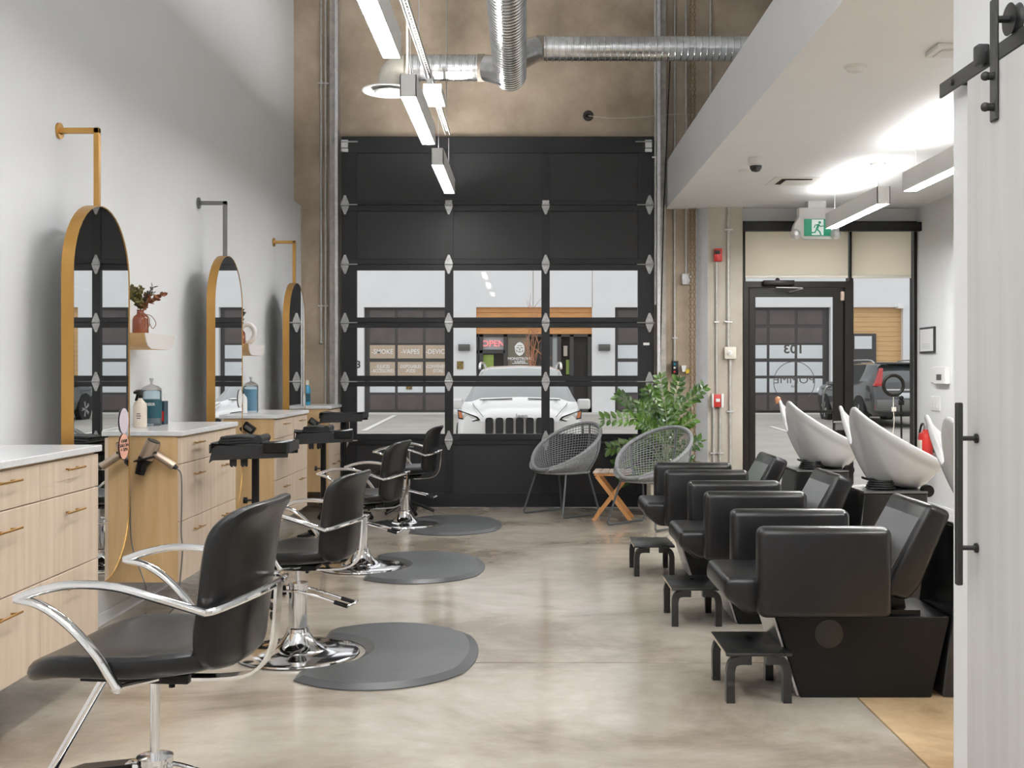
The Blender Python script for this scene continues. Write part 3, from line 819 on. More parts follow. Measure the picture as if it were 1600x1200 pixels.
def ceil_thing(name, label, cat, px, py, zc=2.955):
    Y = (zc - 1.325) * 1700 / (583 - py)
    return thing(name, label, cat, (PX(px, Y), Y, zc)), PX(px, Y), Y
t, x, y = ceil_thing('smoke_detector', 'round white smoke detector on the soffit nearest the sliding door', 'smoke detector', 1337, 103)
MB().lathe([(0.0, -0.035), (0.035, -0.033), (0.05, -0.016), (0.052, -0.012), (0.045, -0.012), (0.058, -0.01), (0.062, 0.0)], 28, (x, y, 2.955)).build('housing', M['wplast'], t, world=True)
MB().lathe([(0.0, -0.038), (0.018, -0.037), (0.02, -0.033)], 16, (x, y, 2.955)).build('test_button', M['lampw'], t, world=True)
t, x, y = ceil_thing('ceiling_disc', 'flat white disc on the soffit beside the dome camera', 'ceiling cap', 1163, 266)
MB().lathe([(0.0, -0.012), (0.045, -0.012), (0.05, 0.0)], 24, (x, y, 2.955)).build('cap', M['wplast'], t, world=True)
t, x, y = ceil_thing('dome_camera', 'white security camera with a dark dome on the soffit', 'security camera', 1181, 247)
MB().lathe([(0.056, 0.0), (0.06, -0.01), (0.06, -0.05), (0.05, -0.06), (0.045, -0.06)], 28, (x, y, 2.955)).build('housing', M['wplast'], t, world=True)
MB().lathe([(0.046, -0.058), (0.044, -0.08), (0.03, -0.10), (0.0, -0.108)], 24, (x, y, 2.955)).build('dome', M['gloss'], t, world=True)
t, x, y = ceil_thing('air_vent', 'square white air vent in the soffit beside the hanging light', 'air vent', 1240, 283)
fm = MB()
a, b_ = 0.20, 0.155
fm.prism([(-a, -a), (a, -a), (a, a), (-a, a)], 'z', -0.004, 0, xf=Matrix.Translation((x, y, 2.955)))
fm.build('frame', M['wplast'], t, world=True)
MB().box(x - 0.13, x + 0.13, y - 0.13, y + 0.13, 2.949, 2.9508).build('opening', M['darkin'], t, world=True)
MB().box(x - 0.10, x + 0.13, y - 0.13, y + 0.09, 2.935, 2.941, 0.004, 1).build('louvre_plate', M['wplast'], t, world=True)
t, x, y = ceil_thing('access_panel', 'small white fitting on the soffit beside the sliding door wall', 'ceiling fitting', 1483, 75)
MB().box(x - 0.09, x + 0.09, y - 0.09, y + 0.09, 2.93, 2.955, 0.006).build('plate', M['wplast'], t, world=True)
MB().box(x - 0.06, x + 0.06, y - 0.06, y + 0.06, 2.922, 2.93, 0.003).build('grille', M['lampw'], t, world=True)
# exit sign
YE = 10.3
t = thing('exit_sign', 'green running man exit sign with two emergency lamps above the glass door', 'exit sign', P(1275, 375, YE))
MB().box(PX(1262, YE), PX(1290, YE), YE - 0.02, YE + 0.09, PZ(325, YE), 2.955, 0.004).build('mount', M['wplast'], t, world=True)
MB().prism([(PX(a, YE), PZ(b, YE)) for a, b in ((1247, 325), (1310, 325), (1310, 362), (1303, 374), (1256, 374), (1238, 362), (1240, 352), (1247, 340))], 'y', YE - 0.03, YE + 0.06, 0.008).build('housing', M['wplast'], t, world=True)
MB().box(PX(1255, YE), PX(1297, YE), YE - 0.035, YE - 0.031, PZ(369.5, YE), PZ(343, YE)).build('green_panel', M['green'], t, world=True)
MB().box(PX(1267, YE), PX(1285, YE), YE - 0.038, YE - 0.0355, PZ(368, YE), PZ(344, YE)).build('lit_doorway', M['screen'], t, world=True)
def q(px, py): return (PX(px, YE), YE - 0.041, PZ(py, YE))
man = MB()
man.ball(q(1279, 348.5), 0.014, 10, (1, 0.2, 1))
for pts, r in (([q(1277.5, 351), q(1274.5, 359)], 0.012), ([q(1277.5, 352), q(1281, 355), q(1284.5, 353.5)], 0.0055), ([q(1277, 352), q(1272, 352.5), q(1270, 357)], 0.0055), ([q(1275, 359), q(1279, 363), q(1281, 368)], 0.007), ([q(1274, 359), q(1271.5, 364), q(1266.5, 364.5)], 0.007)):
    man.tube(pts, r, 6, sq=0.002)
man.build('running_figure', M['green'], t, world=True)
for px in (1243, 1306):
    MB().lathe([(0.02, 0.03), (0.05, 0), (0.052, -0.01), (0.0, -0.014)], 20, xf=Matrix.Translation(P(px, 366, YE - 0.05)) @ Matrix.Rotation(R(80), 4, 'X')).build('lamp_head', M['lens'], t, world=True)

# ------------------------------------------------------------------ things on the right wall
def wallr(name, label, cat, px0, px1, py0, py1, d, m_):
    y0 = WR * 1700 / (px1 - 822); y1 = WR * 1700 / (px0 - 822)
    ym = (y0 + y1) / 2
    z0, z1 = PZ(py1, ym), PZ(py0, ym)
    t = thing(name, label, cat, (WR, ym, z0))
    MB().box(WR - d, WR, y0, y1, z0, z1, 0.004, 1).build('plate' if name != 'picture_frame' else 'frame', M[m_], t, world=True)
    return t, y0, y1, z0, z1
t, y0, y1, z0, z1 = wallr('picture_frame', 'small black framed certificate on the white wall', 'picture', 1439.5, 1462.5, 511, 552, 0.02, 'iron')
MB().box(WR - 0.0215, WR - 0.0203, y0 + 0.02, y1 - 0.02, z0 + 0.02, z1 - 0.02).build('paper', M['paper'], t, world=True)
ln = MB()
for k in range(4): ln.box(WR - 0.0222, WR - 0.0217, y0 + 0.09, y1 - 0.09, z0 + 0.045 + k * 0.014, z0 + 0.049 + k * 0.014)
ln.build('print', M['frost'], t, world=True)
t, y0, y1, z0, z1 = wallr('wall_dimmer', 'slim white dimmer beside the thermostat on the white wall', 'switch', 1457, 1464, 575, 598, 0.02, 'wplast')
t, y0, y1, z0, z1 = wallr('thermostat', 'white thermostat with a small grey screen on the white wall', 'thermostat', 1465, 1485, 573, 600, 0.045, 'wplast')
MB().box(WR - 0.047, WR - 0.0455, y0 + 0.1, y1 - 0.09, z0 + 0.035, z0 + 0.09).build('display', M['graym'], t, world=True)
t, y0, y1, z0, z1 = wallr('light_switch', 'white double rocker switch under the thermostat', 'switch', 1456, 1470, 619, 642, 0.012, 'wplast')
for a in (0.25, 0.6):
    MB().box(WR - 0.018, WR - 0.012, y0 + (y1 - y0) * a, y0 + (y1 - y0) * (a + 0.2), z0 + 0.03, z1 - 0.03, 0.002, 1).build('rocker', M['lampw'], t, world=True)
ye = 10.25
t = thing('fire_extinguisher', 'red fire extinguisher on the white wall behind the wash basins', 'fire extinguisher', (WR - 0.11, ye, 0.25))
xe = WR - 0.105; zt_ = PZ(674, ye)
MB().lathe([(0.0, zt_ - 0.33), (0.06, zt_ - 0.33), (0.066, zt_ - 0.31), (0.066, zt_ - 0.06), (0.06, zt_ - 0.02), (0.028, zt_), (0.022, zt_ + 0.02), (0.0, zt_ + 0.02)], 24, (xe, ye, 0)).build('cylinder', M['red'], t, world=True)
MB().box(xe - 0.068, xe - 0.05, ye - 0.05, ye + 0.03, zt_ - 0.19, zt_ - 0.08, 0.003).build('label_plate', M['ivory'], t, world=True)
MB().lathe([(0.0, 0), (0.02, 0), (0.02, 0.05), (0, 0.05)], 12, (xe, ye, zt_ + 0.015)).rect([(xe, ye - 0.02, zt_ + 0.06), (xe, ye - 0.09, zt_ + 0.085)], 0.02, 0.006).rect([(xe, ye - 0.02, zt_ + 0.045), (xe, ye - 0.09, zt_ + 0.03)], 0.02, 0.006).build('valve_handle', M['alu'], t, world=True)
MB().tube(catmull([(xe, ye + 0.02, zt_ + 0.05), (xe, ye + 0.10, zt_ + 0.06), (xe - 0.02, ye + 0.12, zt_ - 0.08), (xe - 0.02, ye + 0.1, zt_ - 0.25)], 5), 0.01, 8).build('hose', M['plastic'], t, world=True)
MB().box(WR - 0.025, WR, ye - 0.03, ye + 0.03, zt_ - 0.2, zt_ - 0.05).build('wall_bracket', M['iron'], t, world=True)
# ring light
YR = 10.1
t = thing('ring_light', 'black ring light on a thin tripod stand in front of the side window', 'ring light', (PX(1412, YR), YR, 0))
c = P(1396, 602, YR)
ring = [(c[0] + 0.092 * math.cos(2 * PI * i / 40), YR, c[2] + 0.092 * math.sin(2 * PI * i / 40)) for i in range(40)]
MB().tube(ring, 0.016, 10, closed=True, sq=0.016).build('ring', M['terra'] if False else M['bronze'], t, world=True)
MB().cyl((PX(1411, YR), YR + 0.02, 0.02), (PX(1409, YR), YR + 0.02, PZ(622, YR)), 0.009, 10).build('pole', M['plastic'], t, world=True)
MB().ball((PX(1409, YR), YR + 0.01, PZ(622, YR)), 0.022).box(PX(1405, YR), PX(1413, YR), YR, YR + 0.03, PZ(633, YR), PZ(625, YR), 0.004).ball((PX(1410, YR), YR + 0.01, PZ(647, YR)), 0.018).build('tilt_joint', M['plastic'], t, world=True)
MB().tube(catmull([P(1396, 620, YR), P(1396, 640, YR), P(1397, 660, YR), P(1395, 690, YR), P(1400, 760, YR)], 4), 0.004, 6).box(PX(1393, YR), PX(1400, YR), YR - 0.008, YR + 0.008, PZ(643, YR), PZ(636, YR), 0.002, 1).build('cord', M['ivory'], t, world=True)
for k in range(3):
    a = 2 * PI * k / 3 + 0.4
    MB().cyl((PX(1411, YR), YR + 0.02, 0.42), (PX(1411, YR) + 0.3 * math.cos(a), YR + 0.02 + 0.3 * math.sin(a), 0.01), 0.007, 8).build('leg', M['plastic'], t, world=True)

# ------------------------------------------------------------------ sliding barn door
D3 = thing('door_3', None, None, (1.30, 2.6, 0)); D3['kind'] = 'structure'
MB().box(1.298, 1.338, 2.20, 3.203, 0.02, 2.185, 0.003, 1).build('door_board', M['doorw'], D3, world=True)
Yr = 3.53
xr = 1.345
t = thing('door_rail', 'black iron sliding door rail on the white partition', 'rail', (xr, 2.5, 2.216))
MB().box(xr - 0.004, xr + 0.004, 1.2, Yr, 2.216, 2.262, 0.001, 1).build('bar', M['iron'], t, world=True)
for y in (3.42, 2.75, 2.1, 1.5):
    MB().cyl((xr - 0.012, y, 2.239), (1.387, y, 2.239), 0.010, 12).build('spacer_bolt', M['iron'], t, world=True)
MB().box(xr - 0.03, xr + 0.006, 3.165, 3.205, 2.225, 2.285, 0.006).build('stopper', M['iron'], t, world=True)
for px, nm in ((1552, 'a'), (1640, 'b')):
    y = 1.29 * 1700 / (px - 822)
    w = 0.022
    if nm == 'b': y = 2.32
    hs = MB().box(1.288, 1.2975, y - w, y + w, 2.02, 2.36, 0.004, 1)
    hs.build('hanger_strap', M['iron'], D3, world=True)
    MB().lathe([(0.0, -0.012), (0.045, -0.012), (0.038, -0.004), (0.038, 0.004), (0.045, 0.012), (0, 0.012)], 24, xf=Matrix.Translation((xr, y, 2.302)) @ Matrix.Rotation(R(90), 4, 'Y')).cyl((1.29, y, 2.302), (xr, y, 2.302), 0.01, 10).build('roller', M['iron'], D3, world=True)
    for z in (2.145, 2.06):
        MB().cyl((1.266, y, z), (1.30, y, z), 0.011, 12).ball((1.268, y, z), 0.013, 10).build('bolt', M['iron'], D3, world=True)
yh = 3.13
MB().box(1.236, 1.254, yh - 0.010, yh + 0.010, PZ(914, 3.13), PZ(629, 3.13), 0.003, 1).build('pull_bar', M['iron'], D3, world=True)
for z in (PZ(685, yh), PZ(856, yh)):
    MB().cyl((1.25, yh, z), (1.298, yh, z), 0.007, 10).cyl((1.292, yh, z), (1.298, yh, z), 0.014, 12).build('pull_post', M['iron'], D3, world=True)

# ------------------------------------------------------------------ cabinets on the left wall
CF = -1.82
def cabinet(y0, y1, label, first=False):
    t = thing('drawer_cabinet', label, 'cabinet', (WL, y0, 0.22), group='wall cabinets')
    MB().box(WL, CF - 0.0201, y0, y1, 0.22, 0.992, 0.001, 1).build('carcass', M['maple2'], t, world=True)
    MB().box(WL, CF + 0.012, y0 - 0.012, y1 + 0.012, 0.9925, 1.02, 0.003, 1).build('countertop', M['quartz'], t, world=True)
    zs = [0.222, 0.541, 0.845, 0.985]
    ym = (y0 + y1) / 2
    for (a, b) in ((y0, ym), (ym, y1)):
        for i in range(3):
            d = MB().box(CF - 0.02, CF, a + 0.002, b - 0.002, zs[i] + 0.002, zs[i + 1] - 0.002, 0.0015, 1).build('drawer', M['maple'], t, world=True)
            hz = {2: 0.945, 1: 0.775, 0: 0.475}[i]
            yc = (a + b) / 2; hl = 0.085 if (b - a) > 0.4 else 0.06
            MB().box(CF + 0.022, CF + 0.028, yc - hl, yc + hl, hz - 0.004, hz + 0.004, 0.0015, 1).box(CF, CF + 0.024, yc - hl * 0.6, yc - hl * 0.6 + 0.008, hz - 0.003, hz + 0.003).box(CF, CF + 0.024, yc + hl * 0.6 - 0.008, yc + hl * 0.6, hz - 0.003, hz + 0.003).build('handle', M['brass'], d, world=True)
    return t
cabinet(3.52, 4.63, 'maple drawer cabinet nearest the camera, with white top')
cabinet(5.74, 6.82, 'maple drawer cabinet with a hair dryer hung on its side')
cabinet(7.93, 9.05, 'maple drawer cabinet between the second and third mirrors')
cabinet(10.11, 10.66, 'narrow maple drawer cabinet in the corner by the overhead door')

# ------------------------------------------------------------------ mirrors
def pill(hw, z0, z1, n=20):
    pts = []
    for i in range(n + 1):
        a = PI * i / n
        pts.append((hw * math.cos(a), z1 - hw + hw * math.sin(a)))
    for i in range(n + 1):
        a = PI + PI * i / n
        pts.append((hw * math.cos(a), z0 + hw + hw * math.sin(a)))
    return pts
def mirror(yc, label, armm, stick):
    t = thing('arched_mirror', label, 'mirror', (WL, yc, 0.32), group='tall arched mirrors')
    hw, z0, z1 = 0.345, 0.32, 2.122
    xg = -2.02
    out = pill(hw, z0, z1); inn = pill(hw - 0.004, z0 + 0.004, z1 - 0.004)
    n = len(out)
    vs = []; 
    for (ring_, x) in ((out, xg + 0.001), (inn, xg + 0.001), (inn, xg - 0.055), (out, xg - 0.055)):
        vs += [(x, yc + a, z) for a, z in ring_]
    fs = []
    for k in range(4):
        for i in range(n):
            j = (i + 1) % n
            fs.append([k * n + i, k * n + j, ((k + 1) % 4) * n + j, ((k + 1) % 4) * n + i])
    MB().add(vs, fs).build('frame', M['brass'], t, world=True)
    MB().prism([(yc + a, z) for a, z in inn], 'x', xg - 0.008, xg - 0.002).build('glass', M['mirror'], t, world=True, smooth=False)
    MB().prism([(yc + a, z) for a, z in inn], 'x', xg - 0.053, xg - 0.009).build('backing', M['graym'], t, world=True, smooth=False)
    za = 2.483; xa = -2.05
    MB().box(WL, xa + 0.013, yc - 0.013, yc + 0.013, za - 0.013, za + 0.013, 0.002, 1).box(xa - 0.013, xa + 0.013, yc - 0.013, yc + 0.013, z1 - 0.004, za + 0.013, 0.002, 1).build('arm', M[armm], t, world=True)
    MB().cyl((WL, yc, za), (WL + 0.012, yc, za), 0.038, 24).build('flange', M[armm], t, world=True)
    for (yy, zz, hy, hz, mm) in stick:
        MB().prism([(yy + hy * math.cos(2 * PI * i / 28), zz + hz * math.sin(2 * PI * i / 28)) for i in range(28)], 'x', xg + 0.0012, xg + 0.0022).build('sticker', M[mm], t, world=True)
    return t
mirror(5.20, 'tall pill-shaped brass mirror with a pink oval sticker, nearest the camera', 'brass', [(5.20 + 0.262, 0.957, 0.062, 0.064, 'pink'), (5.20 + 0.262, 1.085, 0.062, 0.064, 'lav')])
t_ = [o for o in bpy.data.objects if o.name == 'arched_mirror'][0]
lt = Matrix.Translation((-2.0166, 5.462, 0.962)) @ Matrix.Rotation(R(90), 4, 'Z') @ FACE_CAM
text('HAIR\nSALON\n+ SPA', 0.024, M['ktext'], lt, t_, sx=1.6)
mirror(7.41, 'pill-shaped mirror on the dark grey wall arm, middle of three', 'graym', [(7.41 + 0.27, 1.145, 0.06, 0.064, 'wplast')])
mirror(9.62, 'pill-shaped brass mirror nearest the overhead door', 'brass', [(9.62 + 0.27, 1.085, 0.06, 0.064, 'wplast')])

# ------------------------------------------------------------------ wall shelves and what stands on them
def shelf(yc, label):
    t = thing('wall_shelf', label, 'shelf', (WL, yc, 1.455), group='curved wall shelves')
    a = 0.245; top = 1.54; bot = 1.457
    poly = [(yc - a, top), (yc - a + 0.02, top - 0.045), (yc - a + 0.05, top - 0.07), (yc - a + 0.10, bot), (yc + a - 0.10, bot), (yc + a - 0.05, top - 0.07), (yc + a - 0.02, top - 0.045), (yc + a, top)]
    o = MB().prism(poly, 'x', WL, -2.033).build('board', M['oakside'], t, world=True)
    MB().prism(poly, 'x', -2.033, -2.028).build('front_face', M['blush'], t, world=True)
    return t
shelf(6.04, 'curved wooden wall shelf carrying the amber vase')
shelf(8.20, 'small curved shelf carrying the white ring ornament')

def leafblade(mb, base, d, L_, w, nrm=None):
    base = Vector(base); d = Vector(d).normalized()
    u = Vector(nrm) if nrm is not None else Vector((random.uniform(-1, 1), random.uniform(-1, 1), random.uniform(-0.3, 1)))
    s = d.cross(u)
    s = s.normalized() if s.length > 1e-4 else Vector((1, 0, 0))
    n = s.cross(d)
    vs = [base, base + d * L_ * 0.35 + s * w + n * 0.1 * w, base + d * L_ * 0.35 - s * w + n * 0.1 * w, base + d * L_ * 0.7 + s * w * 0.8, base + d * L_ * 0.7 - s * w * 0.8, base + d * L_, base + d * L_ * 0.35 - n * w * 0.25, base + d * L_ * 0.7 - n * w * 0.25]
    mb.add(vs, [[0, 1, 6], [0, 6, 2], [1, 3, 7, 6], [2, 6, 7, 4], [3, 5, 7], [7, 5, 4]])

vx, vy = -2.12, 5.98
t = thing('vase', 'amber brown glass vase with cord on the nearer wall shelf', 'vase', (vx, vy, 1.541))
MB().lathe([(0, 0), (0.040, 0), (0.043, 0.01), (0.043, 0.075), (0.036, 0.095), (0.020, 0.108), (0.018, 0.125), (0.022, 0.132), (0.015, 0.13), (0.013, 0.11), (0, 0.11)], 24, (vx, vy, 1.541)).build('body', M['amber'], t, world=True)
tw = MB()
for k in range(7):
    a = k * 0.5 - 1.2
    tw.tube(catmull([(vx + 0.02 * math.cos(a), vy + 0.02 * math.sin(a), 1.655), (vx + 0.045 * math.cos(a), vy + 0.045 * math.sin(a), 1.63), (vx + 0.047 * math.cos(a + 0.1), vy + 0.047 * math.sin(a + 0.1), 1.60 - 0.01 * (k % 3)), (vx + 0.046 * math.cos(a), vy + 0.046 * math.sin(a), 1.56 + 0.008 * (k % 4))], 4), 0.0018, 5)
tw.tube(catmull([(vx + 0.02, vy, 1.65), (vx + 0.05, vy + 0.03, 1.64), (vx + 0.075, vy + 0.03, 1.60), (vx + 0.06, vy + 0.02, 1.57), (vx + 0.05, vy, 1.60)], 5), 0.002, 5)
tw.build('cord_tassel', M['dleaf2'], t, world=True)
def bouquet(name, label, cx, cy, cz, n, hmax, mats_, lw=0.02, spread_=0.8):
    b = thing(name, label, 'foliage', (cx, cy, cz))
    for k in range(n):
        a = random.uniform(0, 2 * PI); el = random.uniform(0.3, spread_)
        L_ = hmax * random.uniform(0.55, 1.0)
        dx = max(-0.6, math.cos(a) * el) if cx < -2 else math.cos(a) * el
        tip = Vector((cx + dx * L_ * 0.8, cy + math.sin(a) * el * L_, cz + L_ * (1.05 - 0.5 * el)))
        if tip.x < WL + 0.02: tip.x = WL + 0.03
        mid = Vector((cx, cy, cz)) .lerp(tip, 0.5) + Vector((0, 0, 0.01))
        path = catmull([(cx, cy, cz - 0.06), (cx, cy, cz), mid, tip], 4)
        mb = MB(); mb.tube(path, 0.0015, 4)
        kind = k % len(mats_)
        for j in range(5, len(path)):
            p = path[j]
            for q_ in range(4):
                d = Vector((random.uniform(-0.5, 1), random.uniform(-1, 1), random.uniform(-0.2, 1)))
                leafblade(mb, p, d, lw * random.uniform(0.9, 1.6), lw * (0.42 if kind != 2 else 0.14))
        mb.build('sprig', M[mats_[kind]], b, world=True, fixn=False)
    return b
bouquet('dried_bouquet', 'olive and rust dried leaves standing in the amber vase', vx, vy, 1.672, 20, 0.17, ['dleaf', 'dleaf2', 'dleaf3', 'dleaf'], 0.022, 1.0)
vx2, vy2 = -2.13, 8.10
t = thing('vase', 'dark brown vase on the farther wall shelf', 'vase', (vx2, vy2, 1.541))
MB().lathe([(0, 0), (0.038, 0), (0.042, 0.02), (0.040, 0.08), (0.02, 0.11), (0.018, 0.13), (0.012, 0.13), (0, 0.12)], 20, (vx2, vy2, 1.541)).build('body', M['amber'], t, world=True)
bouquet('dried_bouquet', 'dark thin sprigs in the vase on the farther wall shelf', vx2, vy2, 1.67, 11, 0.17, ['dleaf3'], 0.02, 0.6)
t = thing('ring_ornament', 'white ring ornament on the farther wall shelf', 'ornament', (-2.12, 8.28, 1.541))
MB().tube([(-2.12 + 0.055 * math.cos(2 * PI * i / 28), 8.28, 1.541 + 0.088 + 0.068 * math.sin(2 * PI * i / 28)) for i in range(28)], 0.02, 10, closed=True).build('ring', M['wplast'], t, world=True)

# ------------------------------------------------------------------ bottles on the cabinets
def spray(cx, cy, label, body, h=0.20, head='plastic', r=0.038, txt=None):
    t = thing('spray_bottle', label, 'spray bottle', (cx, cy, 1.021))
    MB().lathe([(0, 0), (r * 0.92, 0), (r, 0.008), (r, h * 0.56), (r * 0.85, h * 0.66), (r * 0.4, h * 0.76), (r * 0.34, h * 0.80), (0, h * 0.80)], 24, (cx, cy, 1.021)).build('body', M[body], t, world=True)
    z = 1.021 + h * 0.80
    hd = MB()
    hd.lathe([(0.015, 0), (0.015, 0.018), (0.012, 0.02)], 16, (cx, cy, z))
    hd.prism([(cy + 0.02, z + 0.018), (cy + 0.025, z + 0.045), (cy - 0.03, z + 0.048), (cy - 0.075, z + 0.038), (cy - 0.075, z + 0.026), (cy - 0.03, z + 0.020)], 'x', cx - 0.011, cx + 0.011, 0.003)
    hd.rect([(cx, cy - 0.03, z + 0.03), (cx, cy - 0.045, z + 0.005), (cx, cy - 0.06, z - 0.012)], 0.014, 0.006)
    hd.build('trigger_head', M[head], t, world=True)
    MB().box(cx + r * 0.93, cx + r * 1.02, cy - 0.012, cy + 0.012, 1.06, 1.10).build('label_print', M['ktext'] if body == 'cream' else M['teal'], t, world=True) if False else None
    return t
t = spray(-2.165, 6.10, 'cream spray bottle with a dark trigger on the cabinet by the dryer', 'cream', 0.205)
for (dz, w_) in ((0.075, 0.016), (0.063, 0.020), (0.050, 0.016)):
    MB().box(-2.165 - w_ * 0.3, -2.165 + w_, 6.10 - 0.0392, 6.10 - 0.0375, 1.021 + dz, 1.021 + dz + 0.004).build('print_line', M['ktext'], t, world=True)
t = thing('disinfectant_jar', 'glass disinfectant jar with dark teal label beside the cream spray bottle', 'jar', (-2.172, 6.31, 1.021))
jx, jy = -2.172, 6.31
MB().lathe([(0, 0), (0.052, 0), (0.056, 0.012), (0.056, 0.20), (0.05, 0.205), (0.053, 0.19), (0.053, 0.015), (0, 0.012)], 28, (jx, jy, 1.021)).build('glass_body', M['jar'], t, world=True)
MB().lathe([(0.0, 0.013), (0.050, 0.013), (0.050, 0.155), (0, 0.155)], 28, (jx, jy, 1.021)).build('liquid', M['navy'], t, world=True)
MB().lathe([(0.0571, 0.045), (0.0571, 0.15), (0.0565, 0.15), (0.0565, 0.045)], 28, (jx, jy, 1.021)).build('label_band', M['teal'], t, world=True)
MB().lathe([(0.056, 0.205), (0.058, 0.212), (0.04, 0.228), (0.012, 0.238), (0.007, 0.242), (0.006, 0.252), (0.012, 0.268), (0.010, 0.275), (0, 0.275)], 24, (jx, jy, 1.021)).build('lid', M['alu'], t, world=True)
text('BARBER', 0.024, M['wtext'], Matrix.Translation((jx - 0.002, jy - 0.0585, 1.145)) @ FACE_CAM, t)
t = thing('product_box', 'tall dark teal carton behind the disinfectant jar', 'box', (-2.17, 6.45, 1.021))
MB().box(-2.20, -2.135, 6.42, 6.49, 1.021, 1.16, 0.002, 1).build('carton', M['navy'], t, world=True)
MB().box(-2.18, -2.137, 6.4185, 6.4197, 1.04, 1.10).build('red_panel', M['red'], t, world=True)
MB().box(-2.1345, -2.1335, 6.425, 6.485, 1.045, 1.075).build('teal_panel', M['teal'], t, world=True)
t = thing('disinfectant_jar', 'blue disinfectant jar on the cabinet between the second and third mirrors', 'jar', (-2.13, 8.42, 1.021))
jx, jy = -2.13, 8.42
MB().lathe([(0, 0), (0.052, 0), (0.056, 0.012), (0.056, 0.20), (0.05, 0.205), (0.053, 0.19), (0.053, 0.015), (0, 0.012)], 28, (jx, jy, 1.021)).build('glass_body', M['jar'], t, world=True)
MB().lathe([(0.0, 0.013), (0.0515, 0.013), (0.0515, 0.18), (0, 0.18)], 28, (jx, jy, 1.021)).build('liquid', M['blue'], t, world=True)
MB().lathe([(0.056, 0.205), (0.058, 0.212), (0.04, 0.228), (0.012, 0.238), (0.007, 0.242), (0.006, 0.252), (0.012, 0.268), (0.010, 0.275), (0, 0.275)], 24, (jx, jy, 1.021)).build('lid', M['alu'], t, world=True)
spray(-2.14, 8.22, 'white spray bottle with a blue trigger beside the blue jar', 'wplast', 0.185, 'teal', 0.033)
t = thing('blue_bottle', 'slim blue bottle with a pale cap on the corner cabinet', 'bottle', (-2.10, 10.42, 1.021))
MB().lathe([(0, 0), (0.034, 0), (0.036, 0.01), (0.036, 0.15), (0.026, 0.18), (0.014, 0.19), (0, 0.19)], 20, (-2.10, 10.42, 1.021)).build('body', M['blue'], t, world=True)
MB().lathe([(0.0367, 0.03), (0.0367, 0.11), (0.036, 0.11), (0.036, 0.03)], 20, (-2.10, 10.42, 1.021)).build('label_band', M['teal'], t, world=True)
MB().lathe([(0.016, 0.188), (0.02, 0.192), (0.02, 0.235), (0, 0.237)], 16, (-2.10, 10.42, 1.021)).build('cap', M['ivory'], t, world=True)
t = thing('wall_outlet', 'white wall outlet above the cabinet with the hair dryer', 'outlet', (WL, 6.72, 1.10))
MB().box(WL, WL + 0.006, 6.68, 6.76, 1.09, 1.205, 0.002, 1).build('plate', M['wplast'], t, world=True)
for z in (1.125, 1.17):
    MB().box(WL + 0.006, WL + 0.008, 6.705, 6.735, z - 0.012, z + 0.012, 0.001, 1).build('socket', M['lampw'], t, world=True)

# hair dryer, its holder and cord, empty holders
yd = 5.74
t = thing('hair_dryer', 'champagne hair dryer with a black nozzle in its holder', 'hair dryer', P(222, 740, yd - 0.06))
t_dry = t
yy = yd - 0.07
MB().tube([P(240, 690, yy), P(236, 700, yy), P(228, 716, yy)], 0.040, 24, scales=[0.95, 1, 0.92]).build('barrel', M['champ'], t, world=True)
a = Vector(P(240, 690, yy)); d = (a - Vector(P(228, 716, yy))).normalized()
MB().tube([a + d * 0.001, a + d * 0.006], 0.034, 20).build('intake_grille', M['iron'], t, world=True)
MB().tube([P(228, 716, yy), P(226, 719, yy), P(222, 727, yy), P(218, 741, yy)], 0.037, 20, scales=[1.0, 1.0, 0.75, 0.66]).build('nozzle', M['plastic'], t, world=True)
MB().tube(catmull([P(236, 706, yy), P(250, 714, yy), P(272, 729, yy)], 4), 0.021, 14).build('handle', M['champ'], t, world=True)
MB().tube([P(270, 727.5, yy), P(277, 732, yy)], 0.018, 12, scales=[1, 0.5]).box(P(240, 708, yy)[0], P(247, 708, yy)[0], yy - 0.026, yy - 0.018, P(0, 709, yy)[2], P(0, 705, yy)[2]).build('cord_guard', M['iron'], t, world=True)
t = thing('dryer_holder', 'black ring holder for the hair dryer screwed to the cabinet side', 'holder', P(226, 716, yd))
MB().tube([Vector(P(227, 717, yy)) + Vector((0.047 * math.cos(2 * PI * i / 24), 0.045 * math.sin(2 * PI * i / 24), 0.01 * math.cos(2 * PI * i / 24))) for i in range(24)], 0.006, 8, closed=True, sq=0.014).box(P(224, 0, yd)[0], P(240, 0, yd)[0], yd - 0.026, yd, P(0, 722, yd)[2], P(0, 708, yd)[2], 0.004).build('ring', M['plastic'], t, world=True)
dryer_ = t_dry
MB().tube(catmull([P(276, 732, yy), P(283, 742, yy), P(284, 780, yy), P(283, 830, yy), P(285, 860, yy), P(282, 900, yy), P(279, 930, yy), (P(277, 0, yy)[0], yy, 0.12), (-1.95, yy + 0.02, 0.01), (-2.1, yy - 0.1, 0.008)], 6), 0.004, 6).build('cord', M['graym'], dryer_, world=True)
o = MB().tube(catmull([P(200, 700, 5.62), P(203, 760, 5.62), P(206, 850, 5.62), P(228, 920, 5.62), (-1.98, 5.62, 0.05), (-2.1, 5.55, 0.008)], 6), 0.004, 6).build('wall_cable', M['graym'])
tag(o, 'dark cord dropping behind the nearest mirror to the baseboard', 'cord')
